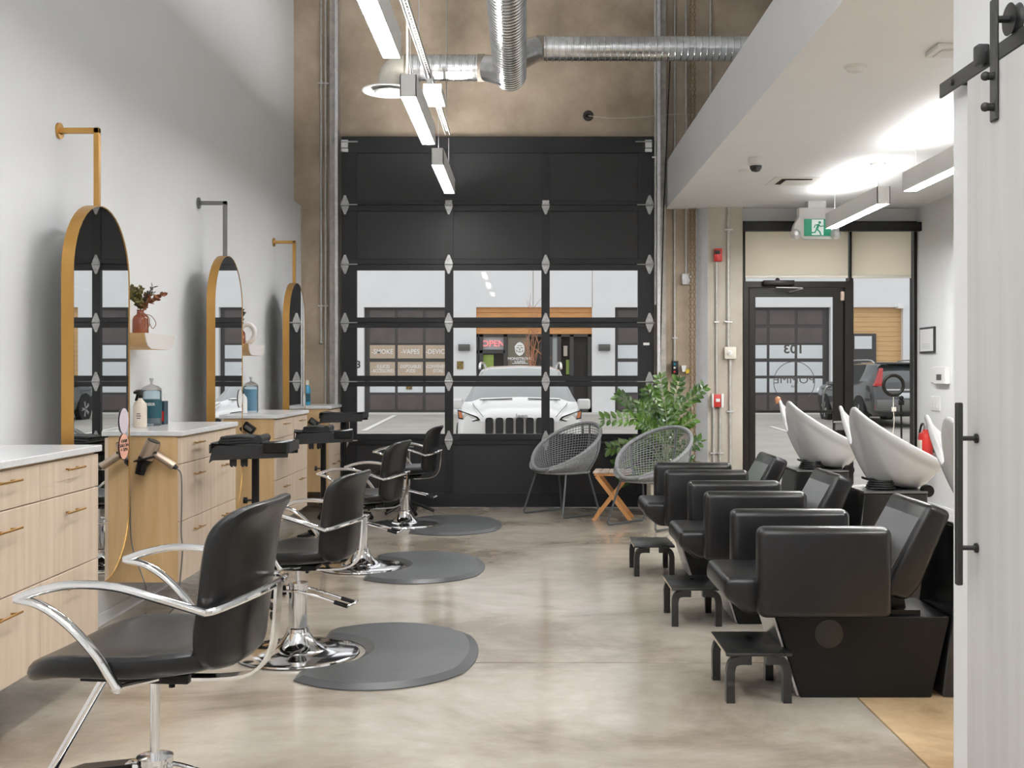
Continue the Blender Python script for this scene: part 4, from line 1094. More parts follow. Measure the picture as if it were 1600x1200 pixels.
for (px, py, y_, lb) in ((389, 669, 7.93, 'small black empty holder on the cabinet after the second mirror'), (490, 660, 10.11, 'small black empty holder on the corner cabinet')):
    t = thing('dryer_holder', lb, 'holder', P(px, py, y_))
    c = Vector(P(px, py, y_ - 0.02))
    rot = Matrix.Translation(c) @ Matrix.Rotation(R(35), 4, 'Y')
    MB().box(-0.045, 0.045, -0.02, 0.0195, -0.03, 0.03, 0.006, xf=rot).build('body', M['plastic'], t, world=True)
    MB().box(-0.03, 0.03, -0.024, -0.0203, -0.012, 0.012, 0.001, 1, xf=rot).build('slot', M['graym'], t, world=True)

# ------------------------------------------------------------------ styling chairs and mats
def make_chair(lift=0.0):
    t = thing('styling_chair', 'x', 'styling chair', (0, 0, 0), 0, 'black hydraulic styling chairs')
    MB().lathe([(0.0, 0.003), (0.287, 0.003), (0.29, 0.006), (0.288, 0.013), (0.275, 0.017), (0.20, 0.020), (0.15, 0.025), (0.115, 0.036), (0.085, 0.058), (0.065, 0.088), (0.052, 0.112), (0.05, 0.12)], 56).build('base', M['chrome'], t)
    MB().lathe([(0.05, 0.10), (0.055, 0.11), (0.052, 0.125), (0.0435, 0.13), (0.0435, 0.325), (0.046, 0.327), (0.046, 0.34), (0.02, 0.342)], 28).build('column', M['chrome'], t)
    MB().cyl((0, 0, 0.335), (0, 0, 0.405 + lift), 0.0125, 16).build('piston', M['chrome'], t)
    lv = MB().box(-0.075, -0.03, -0.022, 0.022, 0.24, 0.325, 0.006)
    for y in (-0.045, 0.045):
        lv.tube(catmull([(-0.06, y * 0.7, 0.30), (0.02, y * 1.1, 0.305), (0.12, y, 0.285), (0.23, y, 0.255)], 4), 0.006, 8)
    lv.tube(catmull([(0.26, -0.045, 0.248), (0.285, -0.03, 0.256), (0.285, 0.03, 0.256), (0.26, 0.045, 0.248)], 3), 0.006, 8)
    lv.build('pump_lever', M['chrome'], t)
    for y in (-0.045, 0.045):
        MB().tube([(0.20, y, 0.263), (0.265, y, 0.247)], 0.0105, 8).build('lever_grip', M['plastic'], t)
    u = MB()
    u.box(-0.09, 0.09, -0.07, 0.07, 0.405 + lift, 0.42 + lift, 0.004).box(-0.15, 0.13, -0.10, -0.075, 0.415 + lift, 0.437 + lift, 0.003).box(-0.15, 0.13, 0.075, 0.10, 0.415 + lift, 0.437 + lift, 0.003)
    for x in (-0.07, 0.07):
        for y in (-0.055, 0.055):
            u.cyl((x, y, 0.395 + lift), (x, y, 0.41 + lift), 0.008, 8)
    u.build('underframe', M['plastic'], t)
    def ds(x, y, z):
        dz = 0.030 * (abs(y) / 0.25) ** 2.2 + (0.03 * max(0, x / 0.24) ** 2) - 0.040 * max(0, (-x - 0.08) / 0.16) ** 2 + 0.015 * max(0, (-x - 0.08) / 0.16) * (1 - (y / 0.25) ** 2)
        return (x, y, z + dz)
    MB().pad(0.245, 0.25, 0.055, 3.2, 0.026, ds, 56, map_=lambda p: (p.x * 1.06 - 0.015, p.y, p.z + 0.463 + lift)).build('seat', M['leather'], t)
    def db(x, y, z):   # x: across, y: up, z: thickness
        zz = z - 0.055 * (x / 0.23) ** 2
        return (x, y, zz)
    def mb_(p):
        a, h, th = p
        lean = 0.13 * (h) + 0.25 * max(0, h - 0.08) ** 2 + 0.02 * 0
        top = 0.03 * max(0, (h - 0.12) / 0.08) ** 2
        return (0.262 + th + lean + top, a, 0.665 + h + lift)
    MB().pad(0.212, 0.205, 0.055, 5.0, 0.025, db, 60, map_=mb_).build('backrest', M['leather'], t)
    bf = MB()
    bf.tube(catmull([(0.225, -0.237, 0.625 + lift), (0.255, -0.225, 0.63 + lift), (0.305, -0.12, 0.645 + lift), (0.322, 0, 0.65 + lift), (0.305, 0.12, 0.645 + lift), (0.255, 0.225, 0.63 + lift), (0.225, 0.237, 0.625 + lift)], 5), 0.010, 10)
    bf.build('back_bar', M['chrome'], t)
    MB().rect(catmull([(0.328, 0, 0.655 + lift), (0.322, 0, 0.56 + lift), (0.308, 0, 0.48 + lift), (0.262, 0, 0.425 + lift), (0.17, 0, 0.408 + lift), (0.05, 0, 0.405 + lift)], 6), 0.045, 0.008).build('back_strap', M['chrome'], t)
    for s in (-1, 1):
        ar = MB()
        ar.tube(catmull([(0.232, s * 0.238, 0.625 + lift), (0.13, s * 0.268, 0.662 + lift), (0.03, s * 0.275, 0.688 + lift), (-0.07, s * 0.275, 0.692 + lift), (-0.15, s * 0.272, 0.677 + lift), (-0.215, s * 0.27, 0.655 + lift)], 6), 0.0105, 10, sq=0.014)
        ar.tube(catmull([(-0.215, s * 0.27, 0.655 + lift), (-0.15, s * 0.272, 0.640 + lift), (-0.083, s * 0.272, 0.596 + lift), (-0.02, s * 0.27, 0.53 + lift), (0.03, s * 0.265, 0.452 + lift)], 6), 0.0105, 10, sq=0.014)
        ar.ball((0.03, s * 0.265, 0.45 + lift), 0.013, 10)
        ar.cyl((0.03, s * 0.262, 0.452 + lift), (0.06, s * 0.10, 0.43 + lift), 0.007, 8)
        ar.build('armrest', M['chrome'], t)
    MB().tube([(-0.10, 0, 0.425 + lift), (-0.13, 0, 0.405 + lift), (-0.335, 0, 0.20)], 0.0125, 12).build('footrest_tube', M['chrome'], t)
    MB().rect([(-0.05, 0, 0.305), (-0.20, 0, 0.285), (-0.37, 0, 0.225)], 0.05, 0.04).build('footrest_arm', M['plastic'], t)
    MB().box(-0.40, -0.345, -0.17, 0.17, 0.20, 0.235, 0.010).build('footrest_bar', M['plastic'], t)
    return t
proto = make_chair(0.0)
hi = make_chair(0.14)
hi.location = (-0.955, 2.80, 0); hi.rotation_euler = (0, 0, R(-6))
hi['label'] = 'black styling chair nearest the camera, raised highest'
proto.location = (-1.075, 5.13, 0); proto.rotation_euler = (0, 0, R(-12))
proto['label'] = 'black styling chair beside the nearest full grey mat'
dup(proto, (-1.124, 7.43, 0), R(-10), 'black styling chair at the middle grey mat')
dup(proto, (-1.06, 9.50, 0), R(-6), 'black styling chair nearest the overhead door')

def make_mat():
    t = thing('floor_mat', 'x', 'mat', (0, 0, 0), 0, 'grey anti-fatigue mats')
    pts = []
    rx, ry = 0.49, 0.60
    a0 = math.acos(-0.32 / rx)
    n = 44
    for i in range(n + 1):
        a = a0 - 2 * a0 * i / n
        x = rx * math.cos(a); y = ry * math.sin(a)
        if x > 0.40: x = 0.40 + (x - 0.40) * 0.6
        pts.append((x, y))
    r = 0.315; cx = -0.395
    b0 = math.acos((-0.32 - cx) / r)
    for i in range(21):
        a = -b0 + 2 * b0 * i / 20
        pts.append((cx + r * math.cos(a), r * math.sin(a)))
    bm = bmesh.new()
    lo = [bm.verts.new((x, y, 0.001)) for x, y in pts]
    md = [bm.verts.new((x, y, 0.006)) for x, y in pts]
    k = len(pts)
    def off(i, d):
        p0 = Vector(pts[i - 1]); p1 = Vector(pts[i]); p2 = Vector(pts[(i + 1) % k])
        n1 = (p1 - p0).normalized(); n2 = (p2 - p1).normalized()
        tt = (n1 + n2); tt = tt.normalized() if tt.length > 0.1 else n2
        nn = Vector((tt.y, -tt.x))
        return p1 + nn * d
    hi_ = []
    for i in range(k):
        q_ = off(i, 0.042)
        hi_.append(bm.verts.new((q_.x, q_.y, 0.023)))
    for i in range(k):
        j = (i + 1) % k
        bm.faces.new([lo[i], lo[j], md[j], md[i]])
        bm.faces.new([md[i], md[j], hi_[j], hi_[i]])
    f = bm.faces.new(hi_)
    bmesh.ops.triangulate(bm, faces=[f])
    MB().frombm(bm).build('pad', M['rubber'], t, sharp=12)
    return t
mt = make_mat()
mt.location = (-0.68, 5.13, 0); mt['label'] = 'largest grey salon mat, nearest the camera'
for (x, y, lb) in ((-0.735, 7.42, 'middle grey salon mat of three'), (-0.665, 9.45, 'grey salon mat nearest the overhead door')):
    dup(mt, (x, y, 0), R(2), lb)

# ------------------------------------------------------------------ tool trolleys
def trolley(x, y, z, w, rz, label, knob=True, crank=False, extra=True):
    t = thing('tool_trolley', label, 'trolley', (x, y, 0), rz, 'black tool trolleys')
    MB().cyl((0, 0, 0.09), (0, 0, z - 0.02), 0.021, 16).build('post', M['plastic'], t)
    h = w / 2; d = 0.17
    tr = MB()
    nx, ny = 16, 8
    def top(u, v):
        xx = -h + 2 * h * u; yy_ = -d + 2 * d * v
        e = max(abs(2 * u - 1) ** 6, abs(2 * v - 1) ** 6)
        zz = z + 0.030 * e + 0.012 * (2 * u - 1) ** 2
        return Vector((xx, yy_, zz))
    for lay in (0, 1):
        vs = []
        for i in range(nx + 1):
            for j in range(ny + 1):
                p = top(i / nx, j / ny)
                if lay: p = p + Vector((0, 0, 0.006))
                vs.append(p)
        fs = [[i * (ny + 1) + j, (i + 1) * (ny + 1) + j, (i + 1) * (ny + 1) + j + 1, i * (ny + 1) + j + 1] for i in range(nx) for j in range(ny)]
        tr.add(vs, fs)
    # skirt
    for sgn in (-1, 1):
        tr.prism([(-h * 0.93, z - 0.045), (h * 0.98, z - 0.03), (h, z + 0.045), (h * 0.93, z + 0.035), (-h * 0.8, z + 0.035), (-h * 0.93, z + 0.020), (-h * 1.02, z - 0.06)], 'y', sgn * d - 0.004, sgn * d + 0.004)
    tr.prism([(-d, z - 0.006), (d, z - 0.006), (d, z + 0.04), (-d, z + 0.04)], 'x', -h - 0.004, -h + 0.004)
    tr.prism([(-d, z - 0.006), (d, z - 0.006), (d, z + 0.045), (-d, z + 0.045)], 'x', h - 0.004, h + 0.004)
    tr.build('tray', M['cloth'], t)
    if extra:
        MB().box(h * 0.35, h * 0.95, -d - 0.012, -d - 0.005, z - 0.005, z + 0.05, 0.002, 1).build('front_clip', M['plastic'], t)
        MB().rect([(h * 0.3, -d * 0.6, z + 0.03), (h * 0.98, -d * 0.2, z + 0.055)], 0.03, 0.006).build('tray_edge', M['frost'], t)
        for xx in (-h * 0.43, -h * 0.15):
            MB().prism([(xx - 0.019, z - 0.004), (xx + 0.019, z - 0.004), (xx + 0.019, z - 0.078), (xx + 0.009, z - 0.084), (xx + 0.003, z - 0.074), (xx - 0.006, z - 0.086), (xx - 0.019, z - 0.075)], 'y', -d + 0.02, -d + 0.03, 0.003, 1).build('hook_strip', M['cloth'], t)
    if knob:
        MB().cyl((-0.02, 0, 0.62), (-0.05, 0, 0.62), 0.006, 8).lathe([(0, -0.01), (0.018, -0.01), (0.018, 0.01), (0, 0.01)], 12, xf=Matrix.Translation((-0.055, 0, 0.62)) @ Matrix.Rotation(R(90), 4, 'Y')).build('height_knob', M['plastic'], t)
    if crank:
        MB().tube([(0.05, -0.02, z - 0.03), (0.05, -0.02, z - 0.20), (0.055, -0.05, z - 0.215), (0.085, -0.05, z - 0.215)], 0.004, 6).build('crank', M['chrome'], t)
    MB().lathe([(0, 0.06), (0.035, 0.06), (0.035, 0.10), (0.024, 0.11), (0, 0.11)], 16).build('hub', M['plastic'], t)
    for k in range(5):
        a = 2 * PI * k / 5 + 0.3
        dx, dy = math.cos(a), math.sin(a)
        MB().rect([(0.02 * dx, 0.02 * dy, 0.085), (0.14 * dx, 0.14 * dy, 0.078), (0.24 * dx, 0.24 * dy, 0.062)], 0.032, 0.02).build('leg', M['plastic'], t)
        cst = MB()
        for o_ in (-0.011, 0.011):
            cst.lathe([(0, -0.006), (0.022, -0.006), (0.024, 0), (0.022, 0.006), (0, 0.006)], 16, xf=Matrix.Translation((0.24 * dx - dy * o_, 0.24 * dy + dx * o_, 0.0245)) @ Matrix.Rotation(a + PI / 2, 4, 'Z') @ Matrix.Rotation(R(90), 4, 'Y'))
        cst.box(-0.012, 0.012, -0.004, 0.004, 0.024, 0.055, 0.002, 1, xf=Matrix.Translation((0.24 * dx, 0.24 * dy, 0)) @ Matrix.Rotation(a, 4, 'Z'))
        cst.build('caster', M['plastic'], t)
    return t
trolley(-1.50, 6.03, 0.90, 0.42, R(3), 'black tool trolley with a folded towel, nearest the camera')
trolley(-1.50, 8.05, 0.855, 0.42, R(12), 'black tool trolley with a towel, between middle and far chairs')
trolley(-1.63, 9.75, 0.93, 0.38, R(0), 'black tool trolley with a bare tray and crank, by the corner cabinet', knob=False, crank=True, extra=False)
def towel(x, y, z, label, w=0.26):
    t = thing('folded_towel', label, 'towel', (x, y, z))
    m_ = MB()
    for k in range(3):
        m_.pad(w / 2 - 0.006 * k, 0.10, 0.016, 5, 0.007, lambda a, b, c, k=k: (a, b, c + 0.004 * math.sin(a * 30 + k)), 36, map_=lambda p, k=k: (p.x, p.y, p.z + 0.010 + 0.014 * k))
    m_.build('layers', M['cloth'], t)
    MB().tube([(w / 2 - 0.03, -0.10, 0.028), (w / 2 - 0.03, 0.10, 0.028)], 0.024, 12).build('rolled_edge', M['cloth'], t)
    return t
towel(-1.56, 6.02, 0.935, 'folded black towel on the nearest tool trolley')
towel(-1.54, 8.05, 0.888, 'folded black towel on the second tool trolley', 0.22)
# rolling stool base seen behind the far chair
t = thing('rolling_stand', 'chrome stand with a black star base behind the farthest styling chair', 'stand', (-1.12, 10.3, 0))
MB().cyl((-0.012, 0, 0.10), (-0.012, 0, 0.62), 0.009, 12).cyl((0.016, 0, 0.10), (0.016, 0, 0.62), 0.009, 12).build('post', M['chrome'], t)
MB().box(-0.06, 0.06, -0.06, 0.06, 0.60, 0.63, 0.01).build('head', M['plastic'], t)
for k in range(5):
    a = 2 * PI * k / 5 + 0.1
    MB().tube(catmull([(0.02 * math.cos(a), 0.02 * math.sin(a), 0.11), (0.13 * math.cos(a), 0.13 * math.sin(a), 0.07), (0.25 * math.cos(a), 0.25 * math.sin(a), 0.015)], 3), 0.016, 8, scales=None).build('leg', M['plastic'], t)

# ------------------------------------------------------------------ shampoo stations
def make_station():
    t = thing('shampoo_station', 'x', 'shampoo chair', (0, 0, 0), 0, 'black shampoo stations')
    MB().prism([(0.12, 0.0), (0.655, 0.0), (0.73, 0.33), (0.02, 0.33)], 'y', -0.19, 0.19, 0.004, 1).build('base', M['plastic'], t)
    MB().prism([(0.017, 0.327), (0.117, 0.005), (0.108, 0.005), (0.008, 0.327)], 'y', -0.175, 0.175).build('front_trim', M['alu'], t)
    MB().cyl((0.235, -0.194, 0.262), (0.235, -0.188, 0.262), 0.058, 32).build('side_badge', M['gloss'], t)
    MB().prism([(-0.192, 0.497), (0.45, 0.497), (0.45, 0.345), (-0.105, 0.345), (-0.200, 0.420)], 'y', -0.229, 0.229, 0.026, 4).build('seat', M['leather2'], t)
    MB().box(0.05, 0.62, -0.16, 0.16, 0.325, 0.352).build('seat_plate', M['plastic'], t)
    for s in (-1, 1):
        MB().box(-0.078, 0.452, s * 0.282 - 0.05, s * 0.282 + 0.05, 0.352, 0.712, 0.032, 4).build('armrest', M['leather2'], t)
    MB().prism([(0.435, 0.43), (0.632, 0.80), (0.728, 0.76), (0.60, 0.46), (0.55, 0.40)], 'y', -0.228, 0.228, 0.026, 4).build('backrest', M['leather2'], t)
    MB().prism([(0.4445, 0.462), (0.622, 0.779), (0.626, 0.777), (0.4485, 0.460)], 'y', -0.205, 0.205).build('sheen_panel', M['sheen'], t)  # added skin of paler, glossier leather that carries the backrest's pale sheen
    MB().prism([(0.44, 0.33), (0.47, 0.47), (0.56, 0.45), (0.58, 0.33)], 'y', -0.12, 0.12, 0.006).build('back_bracket', M['plastic'], t)
    MB().prism([(0.70, 0.0), (1.12, 0.0), (1.12, 0.69), (0.785, 0.69)], 'y', -0.19, 0.19, 0.006, 1).build('basin_column', M['gloss'], t)
    MB().prism([(0.785, 0.6905), (1.12, 0.6905), (1.12, 0.70), (0.783, 0.70)], 'y', -0.192, 0.192).build('column_top', M['graym'], t)
    # bowl
    F0 = Vector((0.735, 0, 1.125)); B0 = Vector((1.275, 0, 0.84))
    L_ = (B0 - F0).length; ax = (B0 - F0).normalized(); nn = Vector((-ax.z, 0, ax.x))
    if nn.z < 0: nn = -nn
    half = [(0.115, 0.0, -0.150), (0.095, 0.038, -0.125), (0.035, 0.066, -0.060), (-0.002, 0.095, 0.0), (-0.006, 0.132, 0.016), (0.022, 0.168, 0.008), (0.09, 0.200, -0.004), (0.20, 0.228, -0.014), (0.32, 0.238, -0.020), (0.43, 0.222, -0.018), (0.53, 0.165, -0.012), (0.59, 0.085, -0.004), (0.612, 0.0, 0.0)]
    ctl = half + [(a_, -b_, e_) for a_, b_, e_ in half[-2:0:-1]]
    rimc = catmull(ctl, 4, closed=True)
    seg = len(rimc); lev = 16
    vs = []; fs = []
    for l in range(lev + 1):
        v = l / lev
        for i in range(seg):
            s_, b_, e_ = rimc[i]
            an = math.atan2(b_, s_ - 0.29)
            g = min(1, max(0, 1 - s_ / 0.42)); g = g * g * (3 - 2 * g)
            sb = 0.405 + 0.115 * math.cos(an); bb = 0.105 * math.sin(an); nb = -0.245 + (sb - 0.405) * 0.27
            wq = 1 - math.cos(v * PI / 2); hq = math.sin(v * PI / 2)
            ws = wq * (1 - g) + v * g; hs = hq * (1 - g) + v * g
            wl_ = wq ** 0.9
            sc = s_ * (1 - ws) + sb * ws
            lt_ = b_ * (1 - wl_) + bb * wl_
            h_ = e_ * (1 - hs) + nb * hs
            if 0.14 < v < 0.99:
                sc -= 0.011 * math.cos(an) * (1 - g); lt_ -= 0.011 * math.sin(an)
            vs.append(F0 + ax * sc + nn * h_ + Vector((0, lt_, 0)))
    for l in range(lev):
        for i in range(seg):
            j = (i + 1) % seg
            fs.append([l * seg + i, l * seg + j, (l + 1) * seg + j, (l + 1) * seg + i])
    fs.append([lev * seg + i for i in range(seg)])
    bo = MB().add(vs, fs).build('basin', M['ceramic'], t, sharp=70)
    md = bo.modifiers.new('thickness', 'SOLIDIFY'); md.thickness = 0.022; md.offset = -1
    bv = bo.modifiers.new('soft', 'SUBSURF'); bv.levels = 1; bv.render_levels = 1
    MB().prism([(0.86, 0.74), (1.10, 0.675), (1.10, 0.70), (0.98, 0.71), (0.86, 0.755)], 'y', -0.11, 0.11, 0.004, 1).build('tilt_plate', M['plastic'], t)
    MB().lathe([(0.02, 0), (0.03, 0.01), (0.022, 0.03), (0.02, 0.04)], 16, (0.92, -0.05, 0.70)).build('fitting', M['chrome'], t)
    hz = MB()
    for k in range(4):
        hz.tube([(0.90 + (0.075 - 0.006 * k) * math.cos(2 * PI * i / 24), -0.10 + 0.06 * math.sin(2 * PI * i / 24) , 0.712 + 0.012 * k) for i in range(24)], 0.007, 8, closed=True)
    hz.build('coiled_hose', M['plastic'], t)
    MB().lathe([(0, -0.02), (0.032, -0.02), (0.032, 0.02), (0, 0.02)], 16, xf=Matrix.Translation((1.13, -0.15, 0.70)) @ Matrix.Rotation(R(90), 4, 'X')).build('hose_knob', M['plastic'], t)
    return t
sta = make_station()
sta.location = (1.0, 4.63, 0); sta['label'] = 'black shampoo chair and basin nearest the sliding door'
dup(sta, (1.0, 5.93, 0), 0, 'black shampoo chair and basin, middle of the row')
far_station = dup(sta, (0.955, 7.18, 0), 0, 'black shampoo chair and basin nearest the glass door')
cap = MB().lathe([(0.0, -0.03), (0.016, -0.03), (0.022, -0.01), (0.018, 0.012), (0.0, 0.022)], 16, (0.738, 0.134, 1.148)).build('orange_cap', M['terra'], far_station)
cap['label'] = 'orange rubber tip'
# ------------------------------------------------------------------ step stools
def make_stool():
    t = thing('step_stool', 'x', 'stool', (0, 0, 0), 0, 'black step stools')
    MB().box(-0.133, 0.133, -0.185, 0.185, 0.188, 0.203, 0.005, 2).build('top', M['stool'], t)
    MB().box(-0.1335, -0.131, -0.175, 0.175, 0.190, 0.199).build('ply_edge', M['ply'], t)
    for sx in (-1, 1):
        for sy in (-1, 1):
            y = sy * 0.163
            path = catmull([(sx * 0.03, y, 0.171), (sx * 0.075, y, 0.171), (sx * 0.103, y, 0.160), (sx * 0.113, y, 0.13), (sx * 0.114, y, 0.10), (sx * 0.114, y, 0.0)], 4)
            MB().rect(path, 0.04, 0.019, up=(0, 1, 0)).build('leg', M['stool'], t) if False else MB().sweep(path, [(-0.019, -0.017), (0.019, -0.017), (0.019, 0.017), (-0.019, 0.017)], up=(0, 1, 0)).build('leg', M['stool'], t)
    return t
so = make_stool()
so.location = (0.935, 4.545, 0); so['label'] = 'black step stool nearest the camera'
dup(so, (0.893, 5.865, 0), 0, 'black step stool in the middle of the row')
dup(so, (0.836, 7.265, 0), 0, 'black step stool farthest from the camera')

# ------------------------------------------------------------------ woven lounge chairs
def make_lounge():
    t = thing('woven_chair', 'x', 'chair', (0, 0, 0), 0, 'grey woven lounge chairs')
    # faces -Y in local space
    n = 64
    def rim(th):          # th=0 at the front
        k = (1 - math.cos(th)) / 2
        rx = 0.285 + 0.045 * k
        x = rx * math.sin(th) * (1 + 0.10 * math.sin(th) ** 2)
        y = -0.27 * math.cos(th) + 0.10 * k
        z = 0.43 + 0.415 * k ** 0.95
        return Vector((x, y, z))
    def base(th):
        k = (1 - math.cos(th)) / 2
        return Vector((0.255 * math.sin(th), -0.26 * math.cos(th) + 0.01 * k, 0.415))
    MB().tube([rim(2 * PI * i / n) for i in range(n)], 0.017, 10, closed=True).build('rim', M['wframe'] if False else M['wicker'], t)
    # seat: woven disc
    vs = [Vector((0, 0, 0.405))]; fs = []; rings = 5
    for r_ in range(1, rings + 1):
        for i in range(n):
            b = base(2 * PI * i / n); f = r_ / rings
            vs.append(Vector((b.x * f, b.y * f, 0.40 + 0.02 * f * f)))
    for i in range(n):
        fs.append([0, 1 + i, 1 + (i + 1) % n])
        for r_ in range(rings - 1):
            a = 1 + r_ * n + i; b = 1 + r_ * n + (i + 1) % n
            fs.append([a, a + n, b + n, b])
    so_ = MB().add(vs, fs).build('seat', M['wicker'], t)
    m1 = so_.modifiers.new('thick', 'SOLIDIFY'); m1.thickness = 0.025
    # woven back: strands round and up
    wv = MB()
    rows = 17; colsn = 66
    i0, i1 = 0.16, 0.84
    def surf(u, v):
        th = 2 * PI * u
        a = base(th); b = rim(th)
        p = a.lerp(b, v)
        bulge = math.sin(PI * v) * 0.035
        o_ = Vector((p.x, p.y, 0)); o_ = o_.normalized() if o_.length > 0.01 else Vector((0, 1, 0))
        return p + o_ * bulge
    for r_ in range(1, rows):
        v = r_ / rows
        pts = [surf(0.06 + 0.88 * i / 60, v) for i in range(61)]
        wv.tube(pts, 0.0042, 4)
    for c_ in range(colsn):
        u = 0.06 + 0.88 * c_ / (colsn - 1)
        wv.tube([surf(u, j / 8) for j in range(9)], 0.0030, 4)
    o = wv.build('woven_back', M['wicker'], t, fixn=False); o['kind'] = 'stuff'
    for u in (0.5, 0.3, 0.7):
        MB().tube([surf(u, j / 8) + Vector((0, 0.004, 0)) for j in range(9)], 0.008, 6).build('rib', M['wframe'], t)
    for s in (-1, 1):
        f0 = Vector((s * 0.20, -0.14, 0.40)); f1 = Vector((s * 0.265, -0.24, 0.03)); f2 = Vector((s * 0.262, -0.225, 0.010)); b1 = Vector((s * 0.255, 0.225, 0.010)); b2 = Vector((s * 0.255, 0.24, 0.03)); b0 = Vector((s * 0.20, 0.15, 0.40))
        MB().tube([f0, f1, f1.lerp(f2, 0.6) + Vector((0, 0, -0.003)), f2, b1, b1.lerp(b2, 0.4) + Vector((0, 0, -0.003)), b2, b0], 0.0095, 10).build('sled_leg', M['wframe'], t)
    MB().tube([(-0.2, -0.14, 0.392), (0.2, -0.14, 0.392)], 0.009, 8).tube([(-0.2, 0.15, 0.392), (0.2, 0.15, 0.392)], 0.009, 8).build('cross_bar', M['wframe'], t)
    return t
lo = make_lounge()
lo.location = (0.335, 10.22, 0); lo.rotation_euler = (0, 0, R(-48))
lo['label'] = 'grey woven tub chair in front of the overhead door'
dup(lo, (1.065, 9.42, 0), R(-46), 'grey woven tub chair in front of the potted plant')
# small folding table
t = thing('folding_table', 'small wooden folding side table between the two woven chairs', 'side table', (0.79, 9.88, 0), R(-8))
for k in range(5):
    MB().box(-0.17 + k * 0.069, -0.17 + k * 0.069 + 0.064, -0.17, 0.17, 0.425, 0.443, 0.004).build('top_slat', M['acacia2'], t)
for yb in (-0.15, 0.15):
    MB().box(-0.16, 0.165, yb - 0.01, yb + 0.01, 0.405, 0.4245).build('top_batten', M['acacia'], t)
for sy in (-1, 1):
    for sx, oy in ((-1, 0.0), (1, 0.022)):
        y = sy * (0.125 + oy)
        MB().rect([(sx * -0.15, y, 0.405), (sx * 0.17, y, 0.0)], 0.03, 0.018, up=(0, 1, 0)) .build('leg', M['acacia'], t) if False else MB().sweep([(sx * -0.14, y, 0.403), (sx * 0.17, y, 0.0)], [(-0.008, -0.016), (0.008, -0.016), (0.008, 0.016), (-0.008, 0.016)], up=(0, 1, 0)).build('leg', M['acacia'], t)
for sx in (-1, 1):
    MB().box(sx * 0.125 - 0.010, sx * 0.125 + 0.010, -0.14, 0.14, 0.055, 0.085, 0.003, 1).build('stretcher', M['acacia'], t)

# ------------------------------------------------------------------ potted plant
px_, py_ = 1.32, 10.22
t = thing('planter', 'square beige planter behind the woven chair', 'planter', (px_, py_, 0))
pl = MB()
pl.prism([(px_ - 0.17, py_ - 0.17), (px_ + 0.17, py_ - 0.17), (px_ + 0.17, py_ + 0.17), (px_ - 0.17, py_ + 0.17)], 'z', 0, 0.36, 0.012)
pl.build('pot', M['pot'], t, world=True)
MB().box(px_ - 0.15, px_ + 0.15, py_ - 0.15, py_ + 0.15, 0.362, 0.368).build('soil', M['soil'], t, world=True)
zz = thing('leafy_plant', 'glossy green plant with arching stems growing in the beige planter', 'plant', (px_, py_, 0.369))
random.seed(21)
tips = [(945, 655), (955, 700), (968, 620), (985, 640), (1000, 660), (1012, 610), (1032, 592), (1060, 596), (1098, 608), (1094, 690), (1100, 735), (965, 725), (1045, 640), (990, 700), (1080, 655), (1005, 630), (1096, 760), (975, 750), (1080, 720), (1012, 690)]
for (tx, ty) in tips:
    Yt = py_ + random.uniform(-0.22, 0.24)
    tip = Vector(P(tx, ty, Yt))
    b0 = Vector((px_ + random.uniform(-0.07, 0.07), py_ + random.uniform(-0.07, 0.07), 0.37))
    mid = b0.lerp(tip, 0.5) + Vector(((b0.x - tip.x) * 0.25, 0, max(0.06, 0.35 * abs(tip.x - b0.x))))
    path = catmull([b0, mid, tip], 9)
    mb = MB()
    mb.m(0).tube(path, 0.006, 5, scales=[1 - 0.75 * i / (len(path) - 1) for i in range(len(path))])
    mb.m(1)
    for j in range(7, len(path), 1 if (path[-1] - path[0]).length > 0.5 else 2):
        d = (path[j] - path[j - 1]).normalized()
        sd = d.cross(Vector((0, -1, 0.3)))
        sd = sd.normalized() if sd.length > 0.01 else Vector((1, 0, 0))
        for s in (-1, 1):
            dd = (sd * s + d * 0.7 + Vector((0, random.uniform(-0.4, 0.4), random.uniform(-0.2, 0.3)))).normalized()
            leafblade(mb, path[j], dd, random.uniform(0.075, 0.105), random.uniform(0.019, 0.027), nrm=(random.uniform(-0.3, 0.3), -1, 0.5))
    leafblade(mb, path[-1], d, 0.07, 0.015)
    mb.build('stem', [M['stem'], M['leaf']], zz, world=True, fixn=False)

# ------------------------------------------------------------------ outside: ground
g = MB()
prof = [(11.02, -0.02), (14.0, -0.15), (17.0, -0.21), (22.0, -0.18), (28.0, -0.05), (33.2, 0.06), (60.0, 0.08)]
vs = []; fs = []
for (y, z) in prof:
    for x in (-40, -20, 0, 20, 40):
        vs.append((x, y, z))
for i in range(len(prof) - 1):
    for j in range(4):
        fs.append([i * 5 + j, (i + 1) * 5 + j, (i + 1) * 5 + j + 1, i * 5 + j + 1])
struct('ground', g.add(vs, fs), M['asph'], smooth=False)
def gz(y):
    for (a, b) in zip(prof, prof[1:]):
        if a[0] <= y <= b[0]:
            return a[1] + (b[1] - a[1]) * (y - a[0]) / (b[0] - a[0])
    return 0
YF = 34.0
o = MB().box(-30, 30, 33.2, YF, 0.0, 0.10, 0.02, 1).build('kerb', M['kerb'])
tag(o, 'pale concrete kerb along the building across the lane', 'kerb')
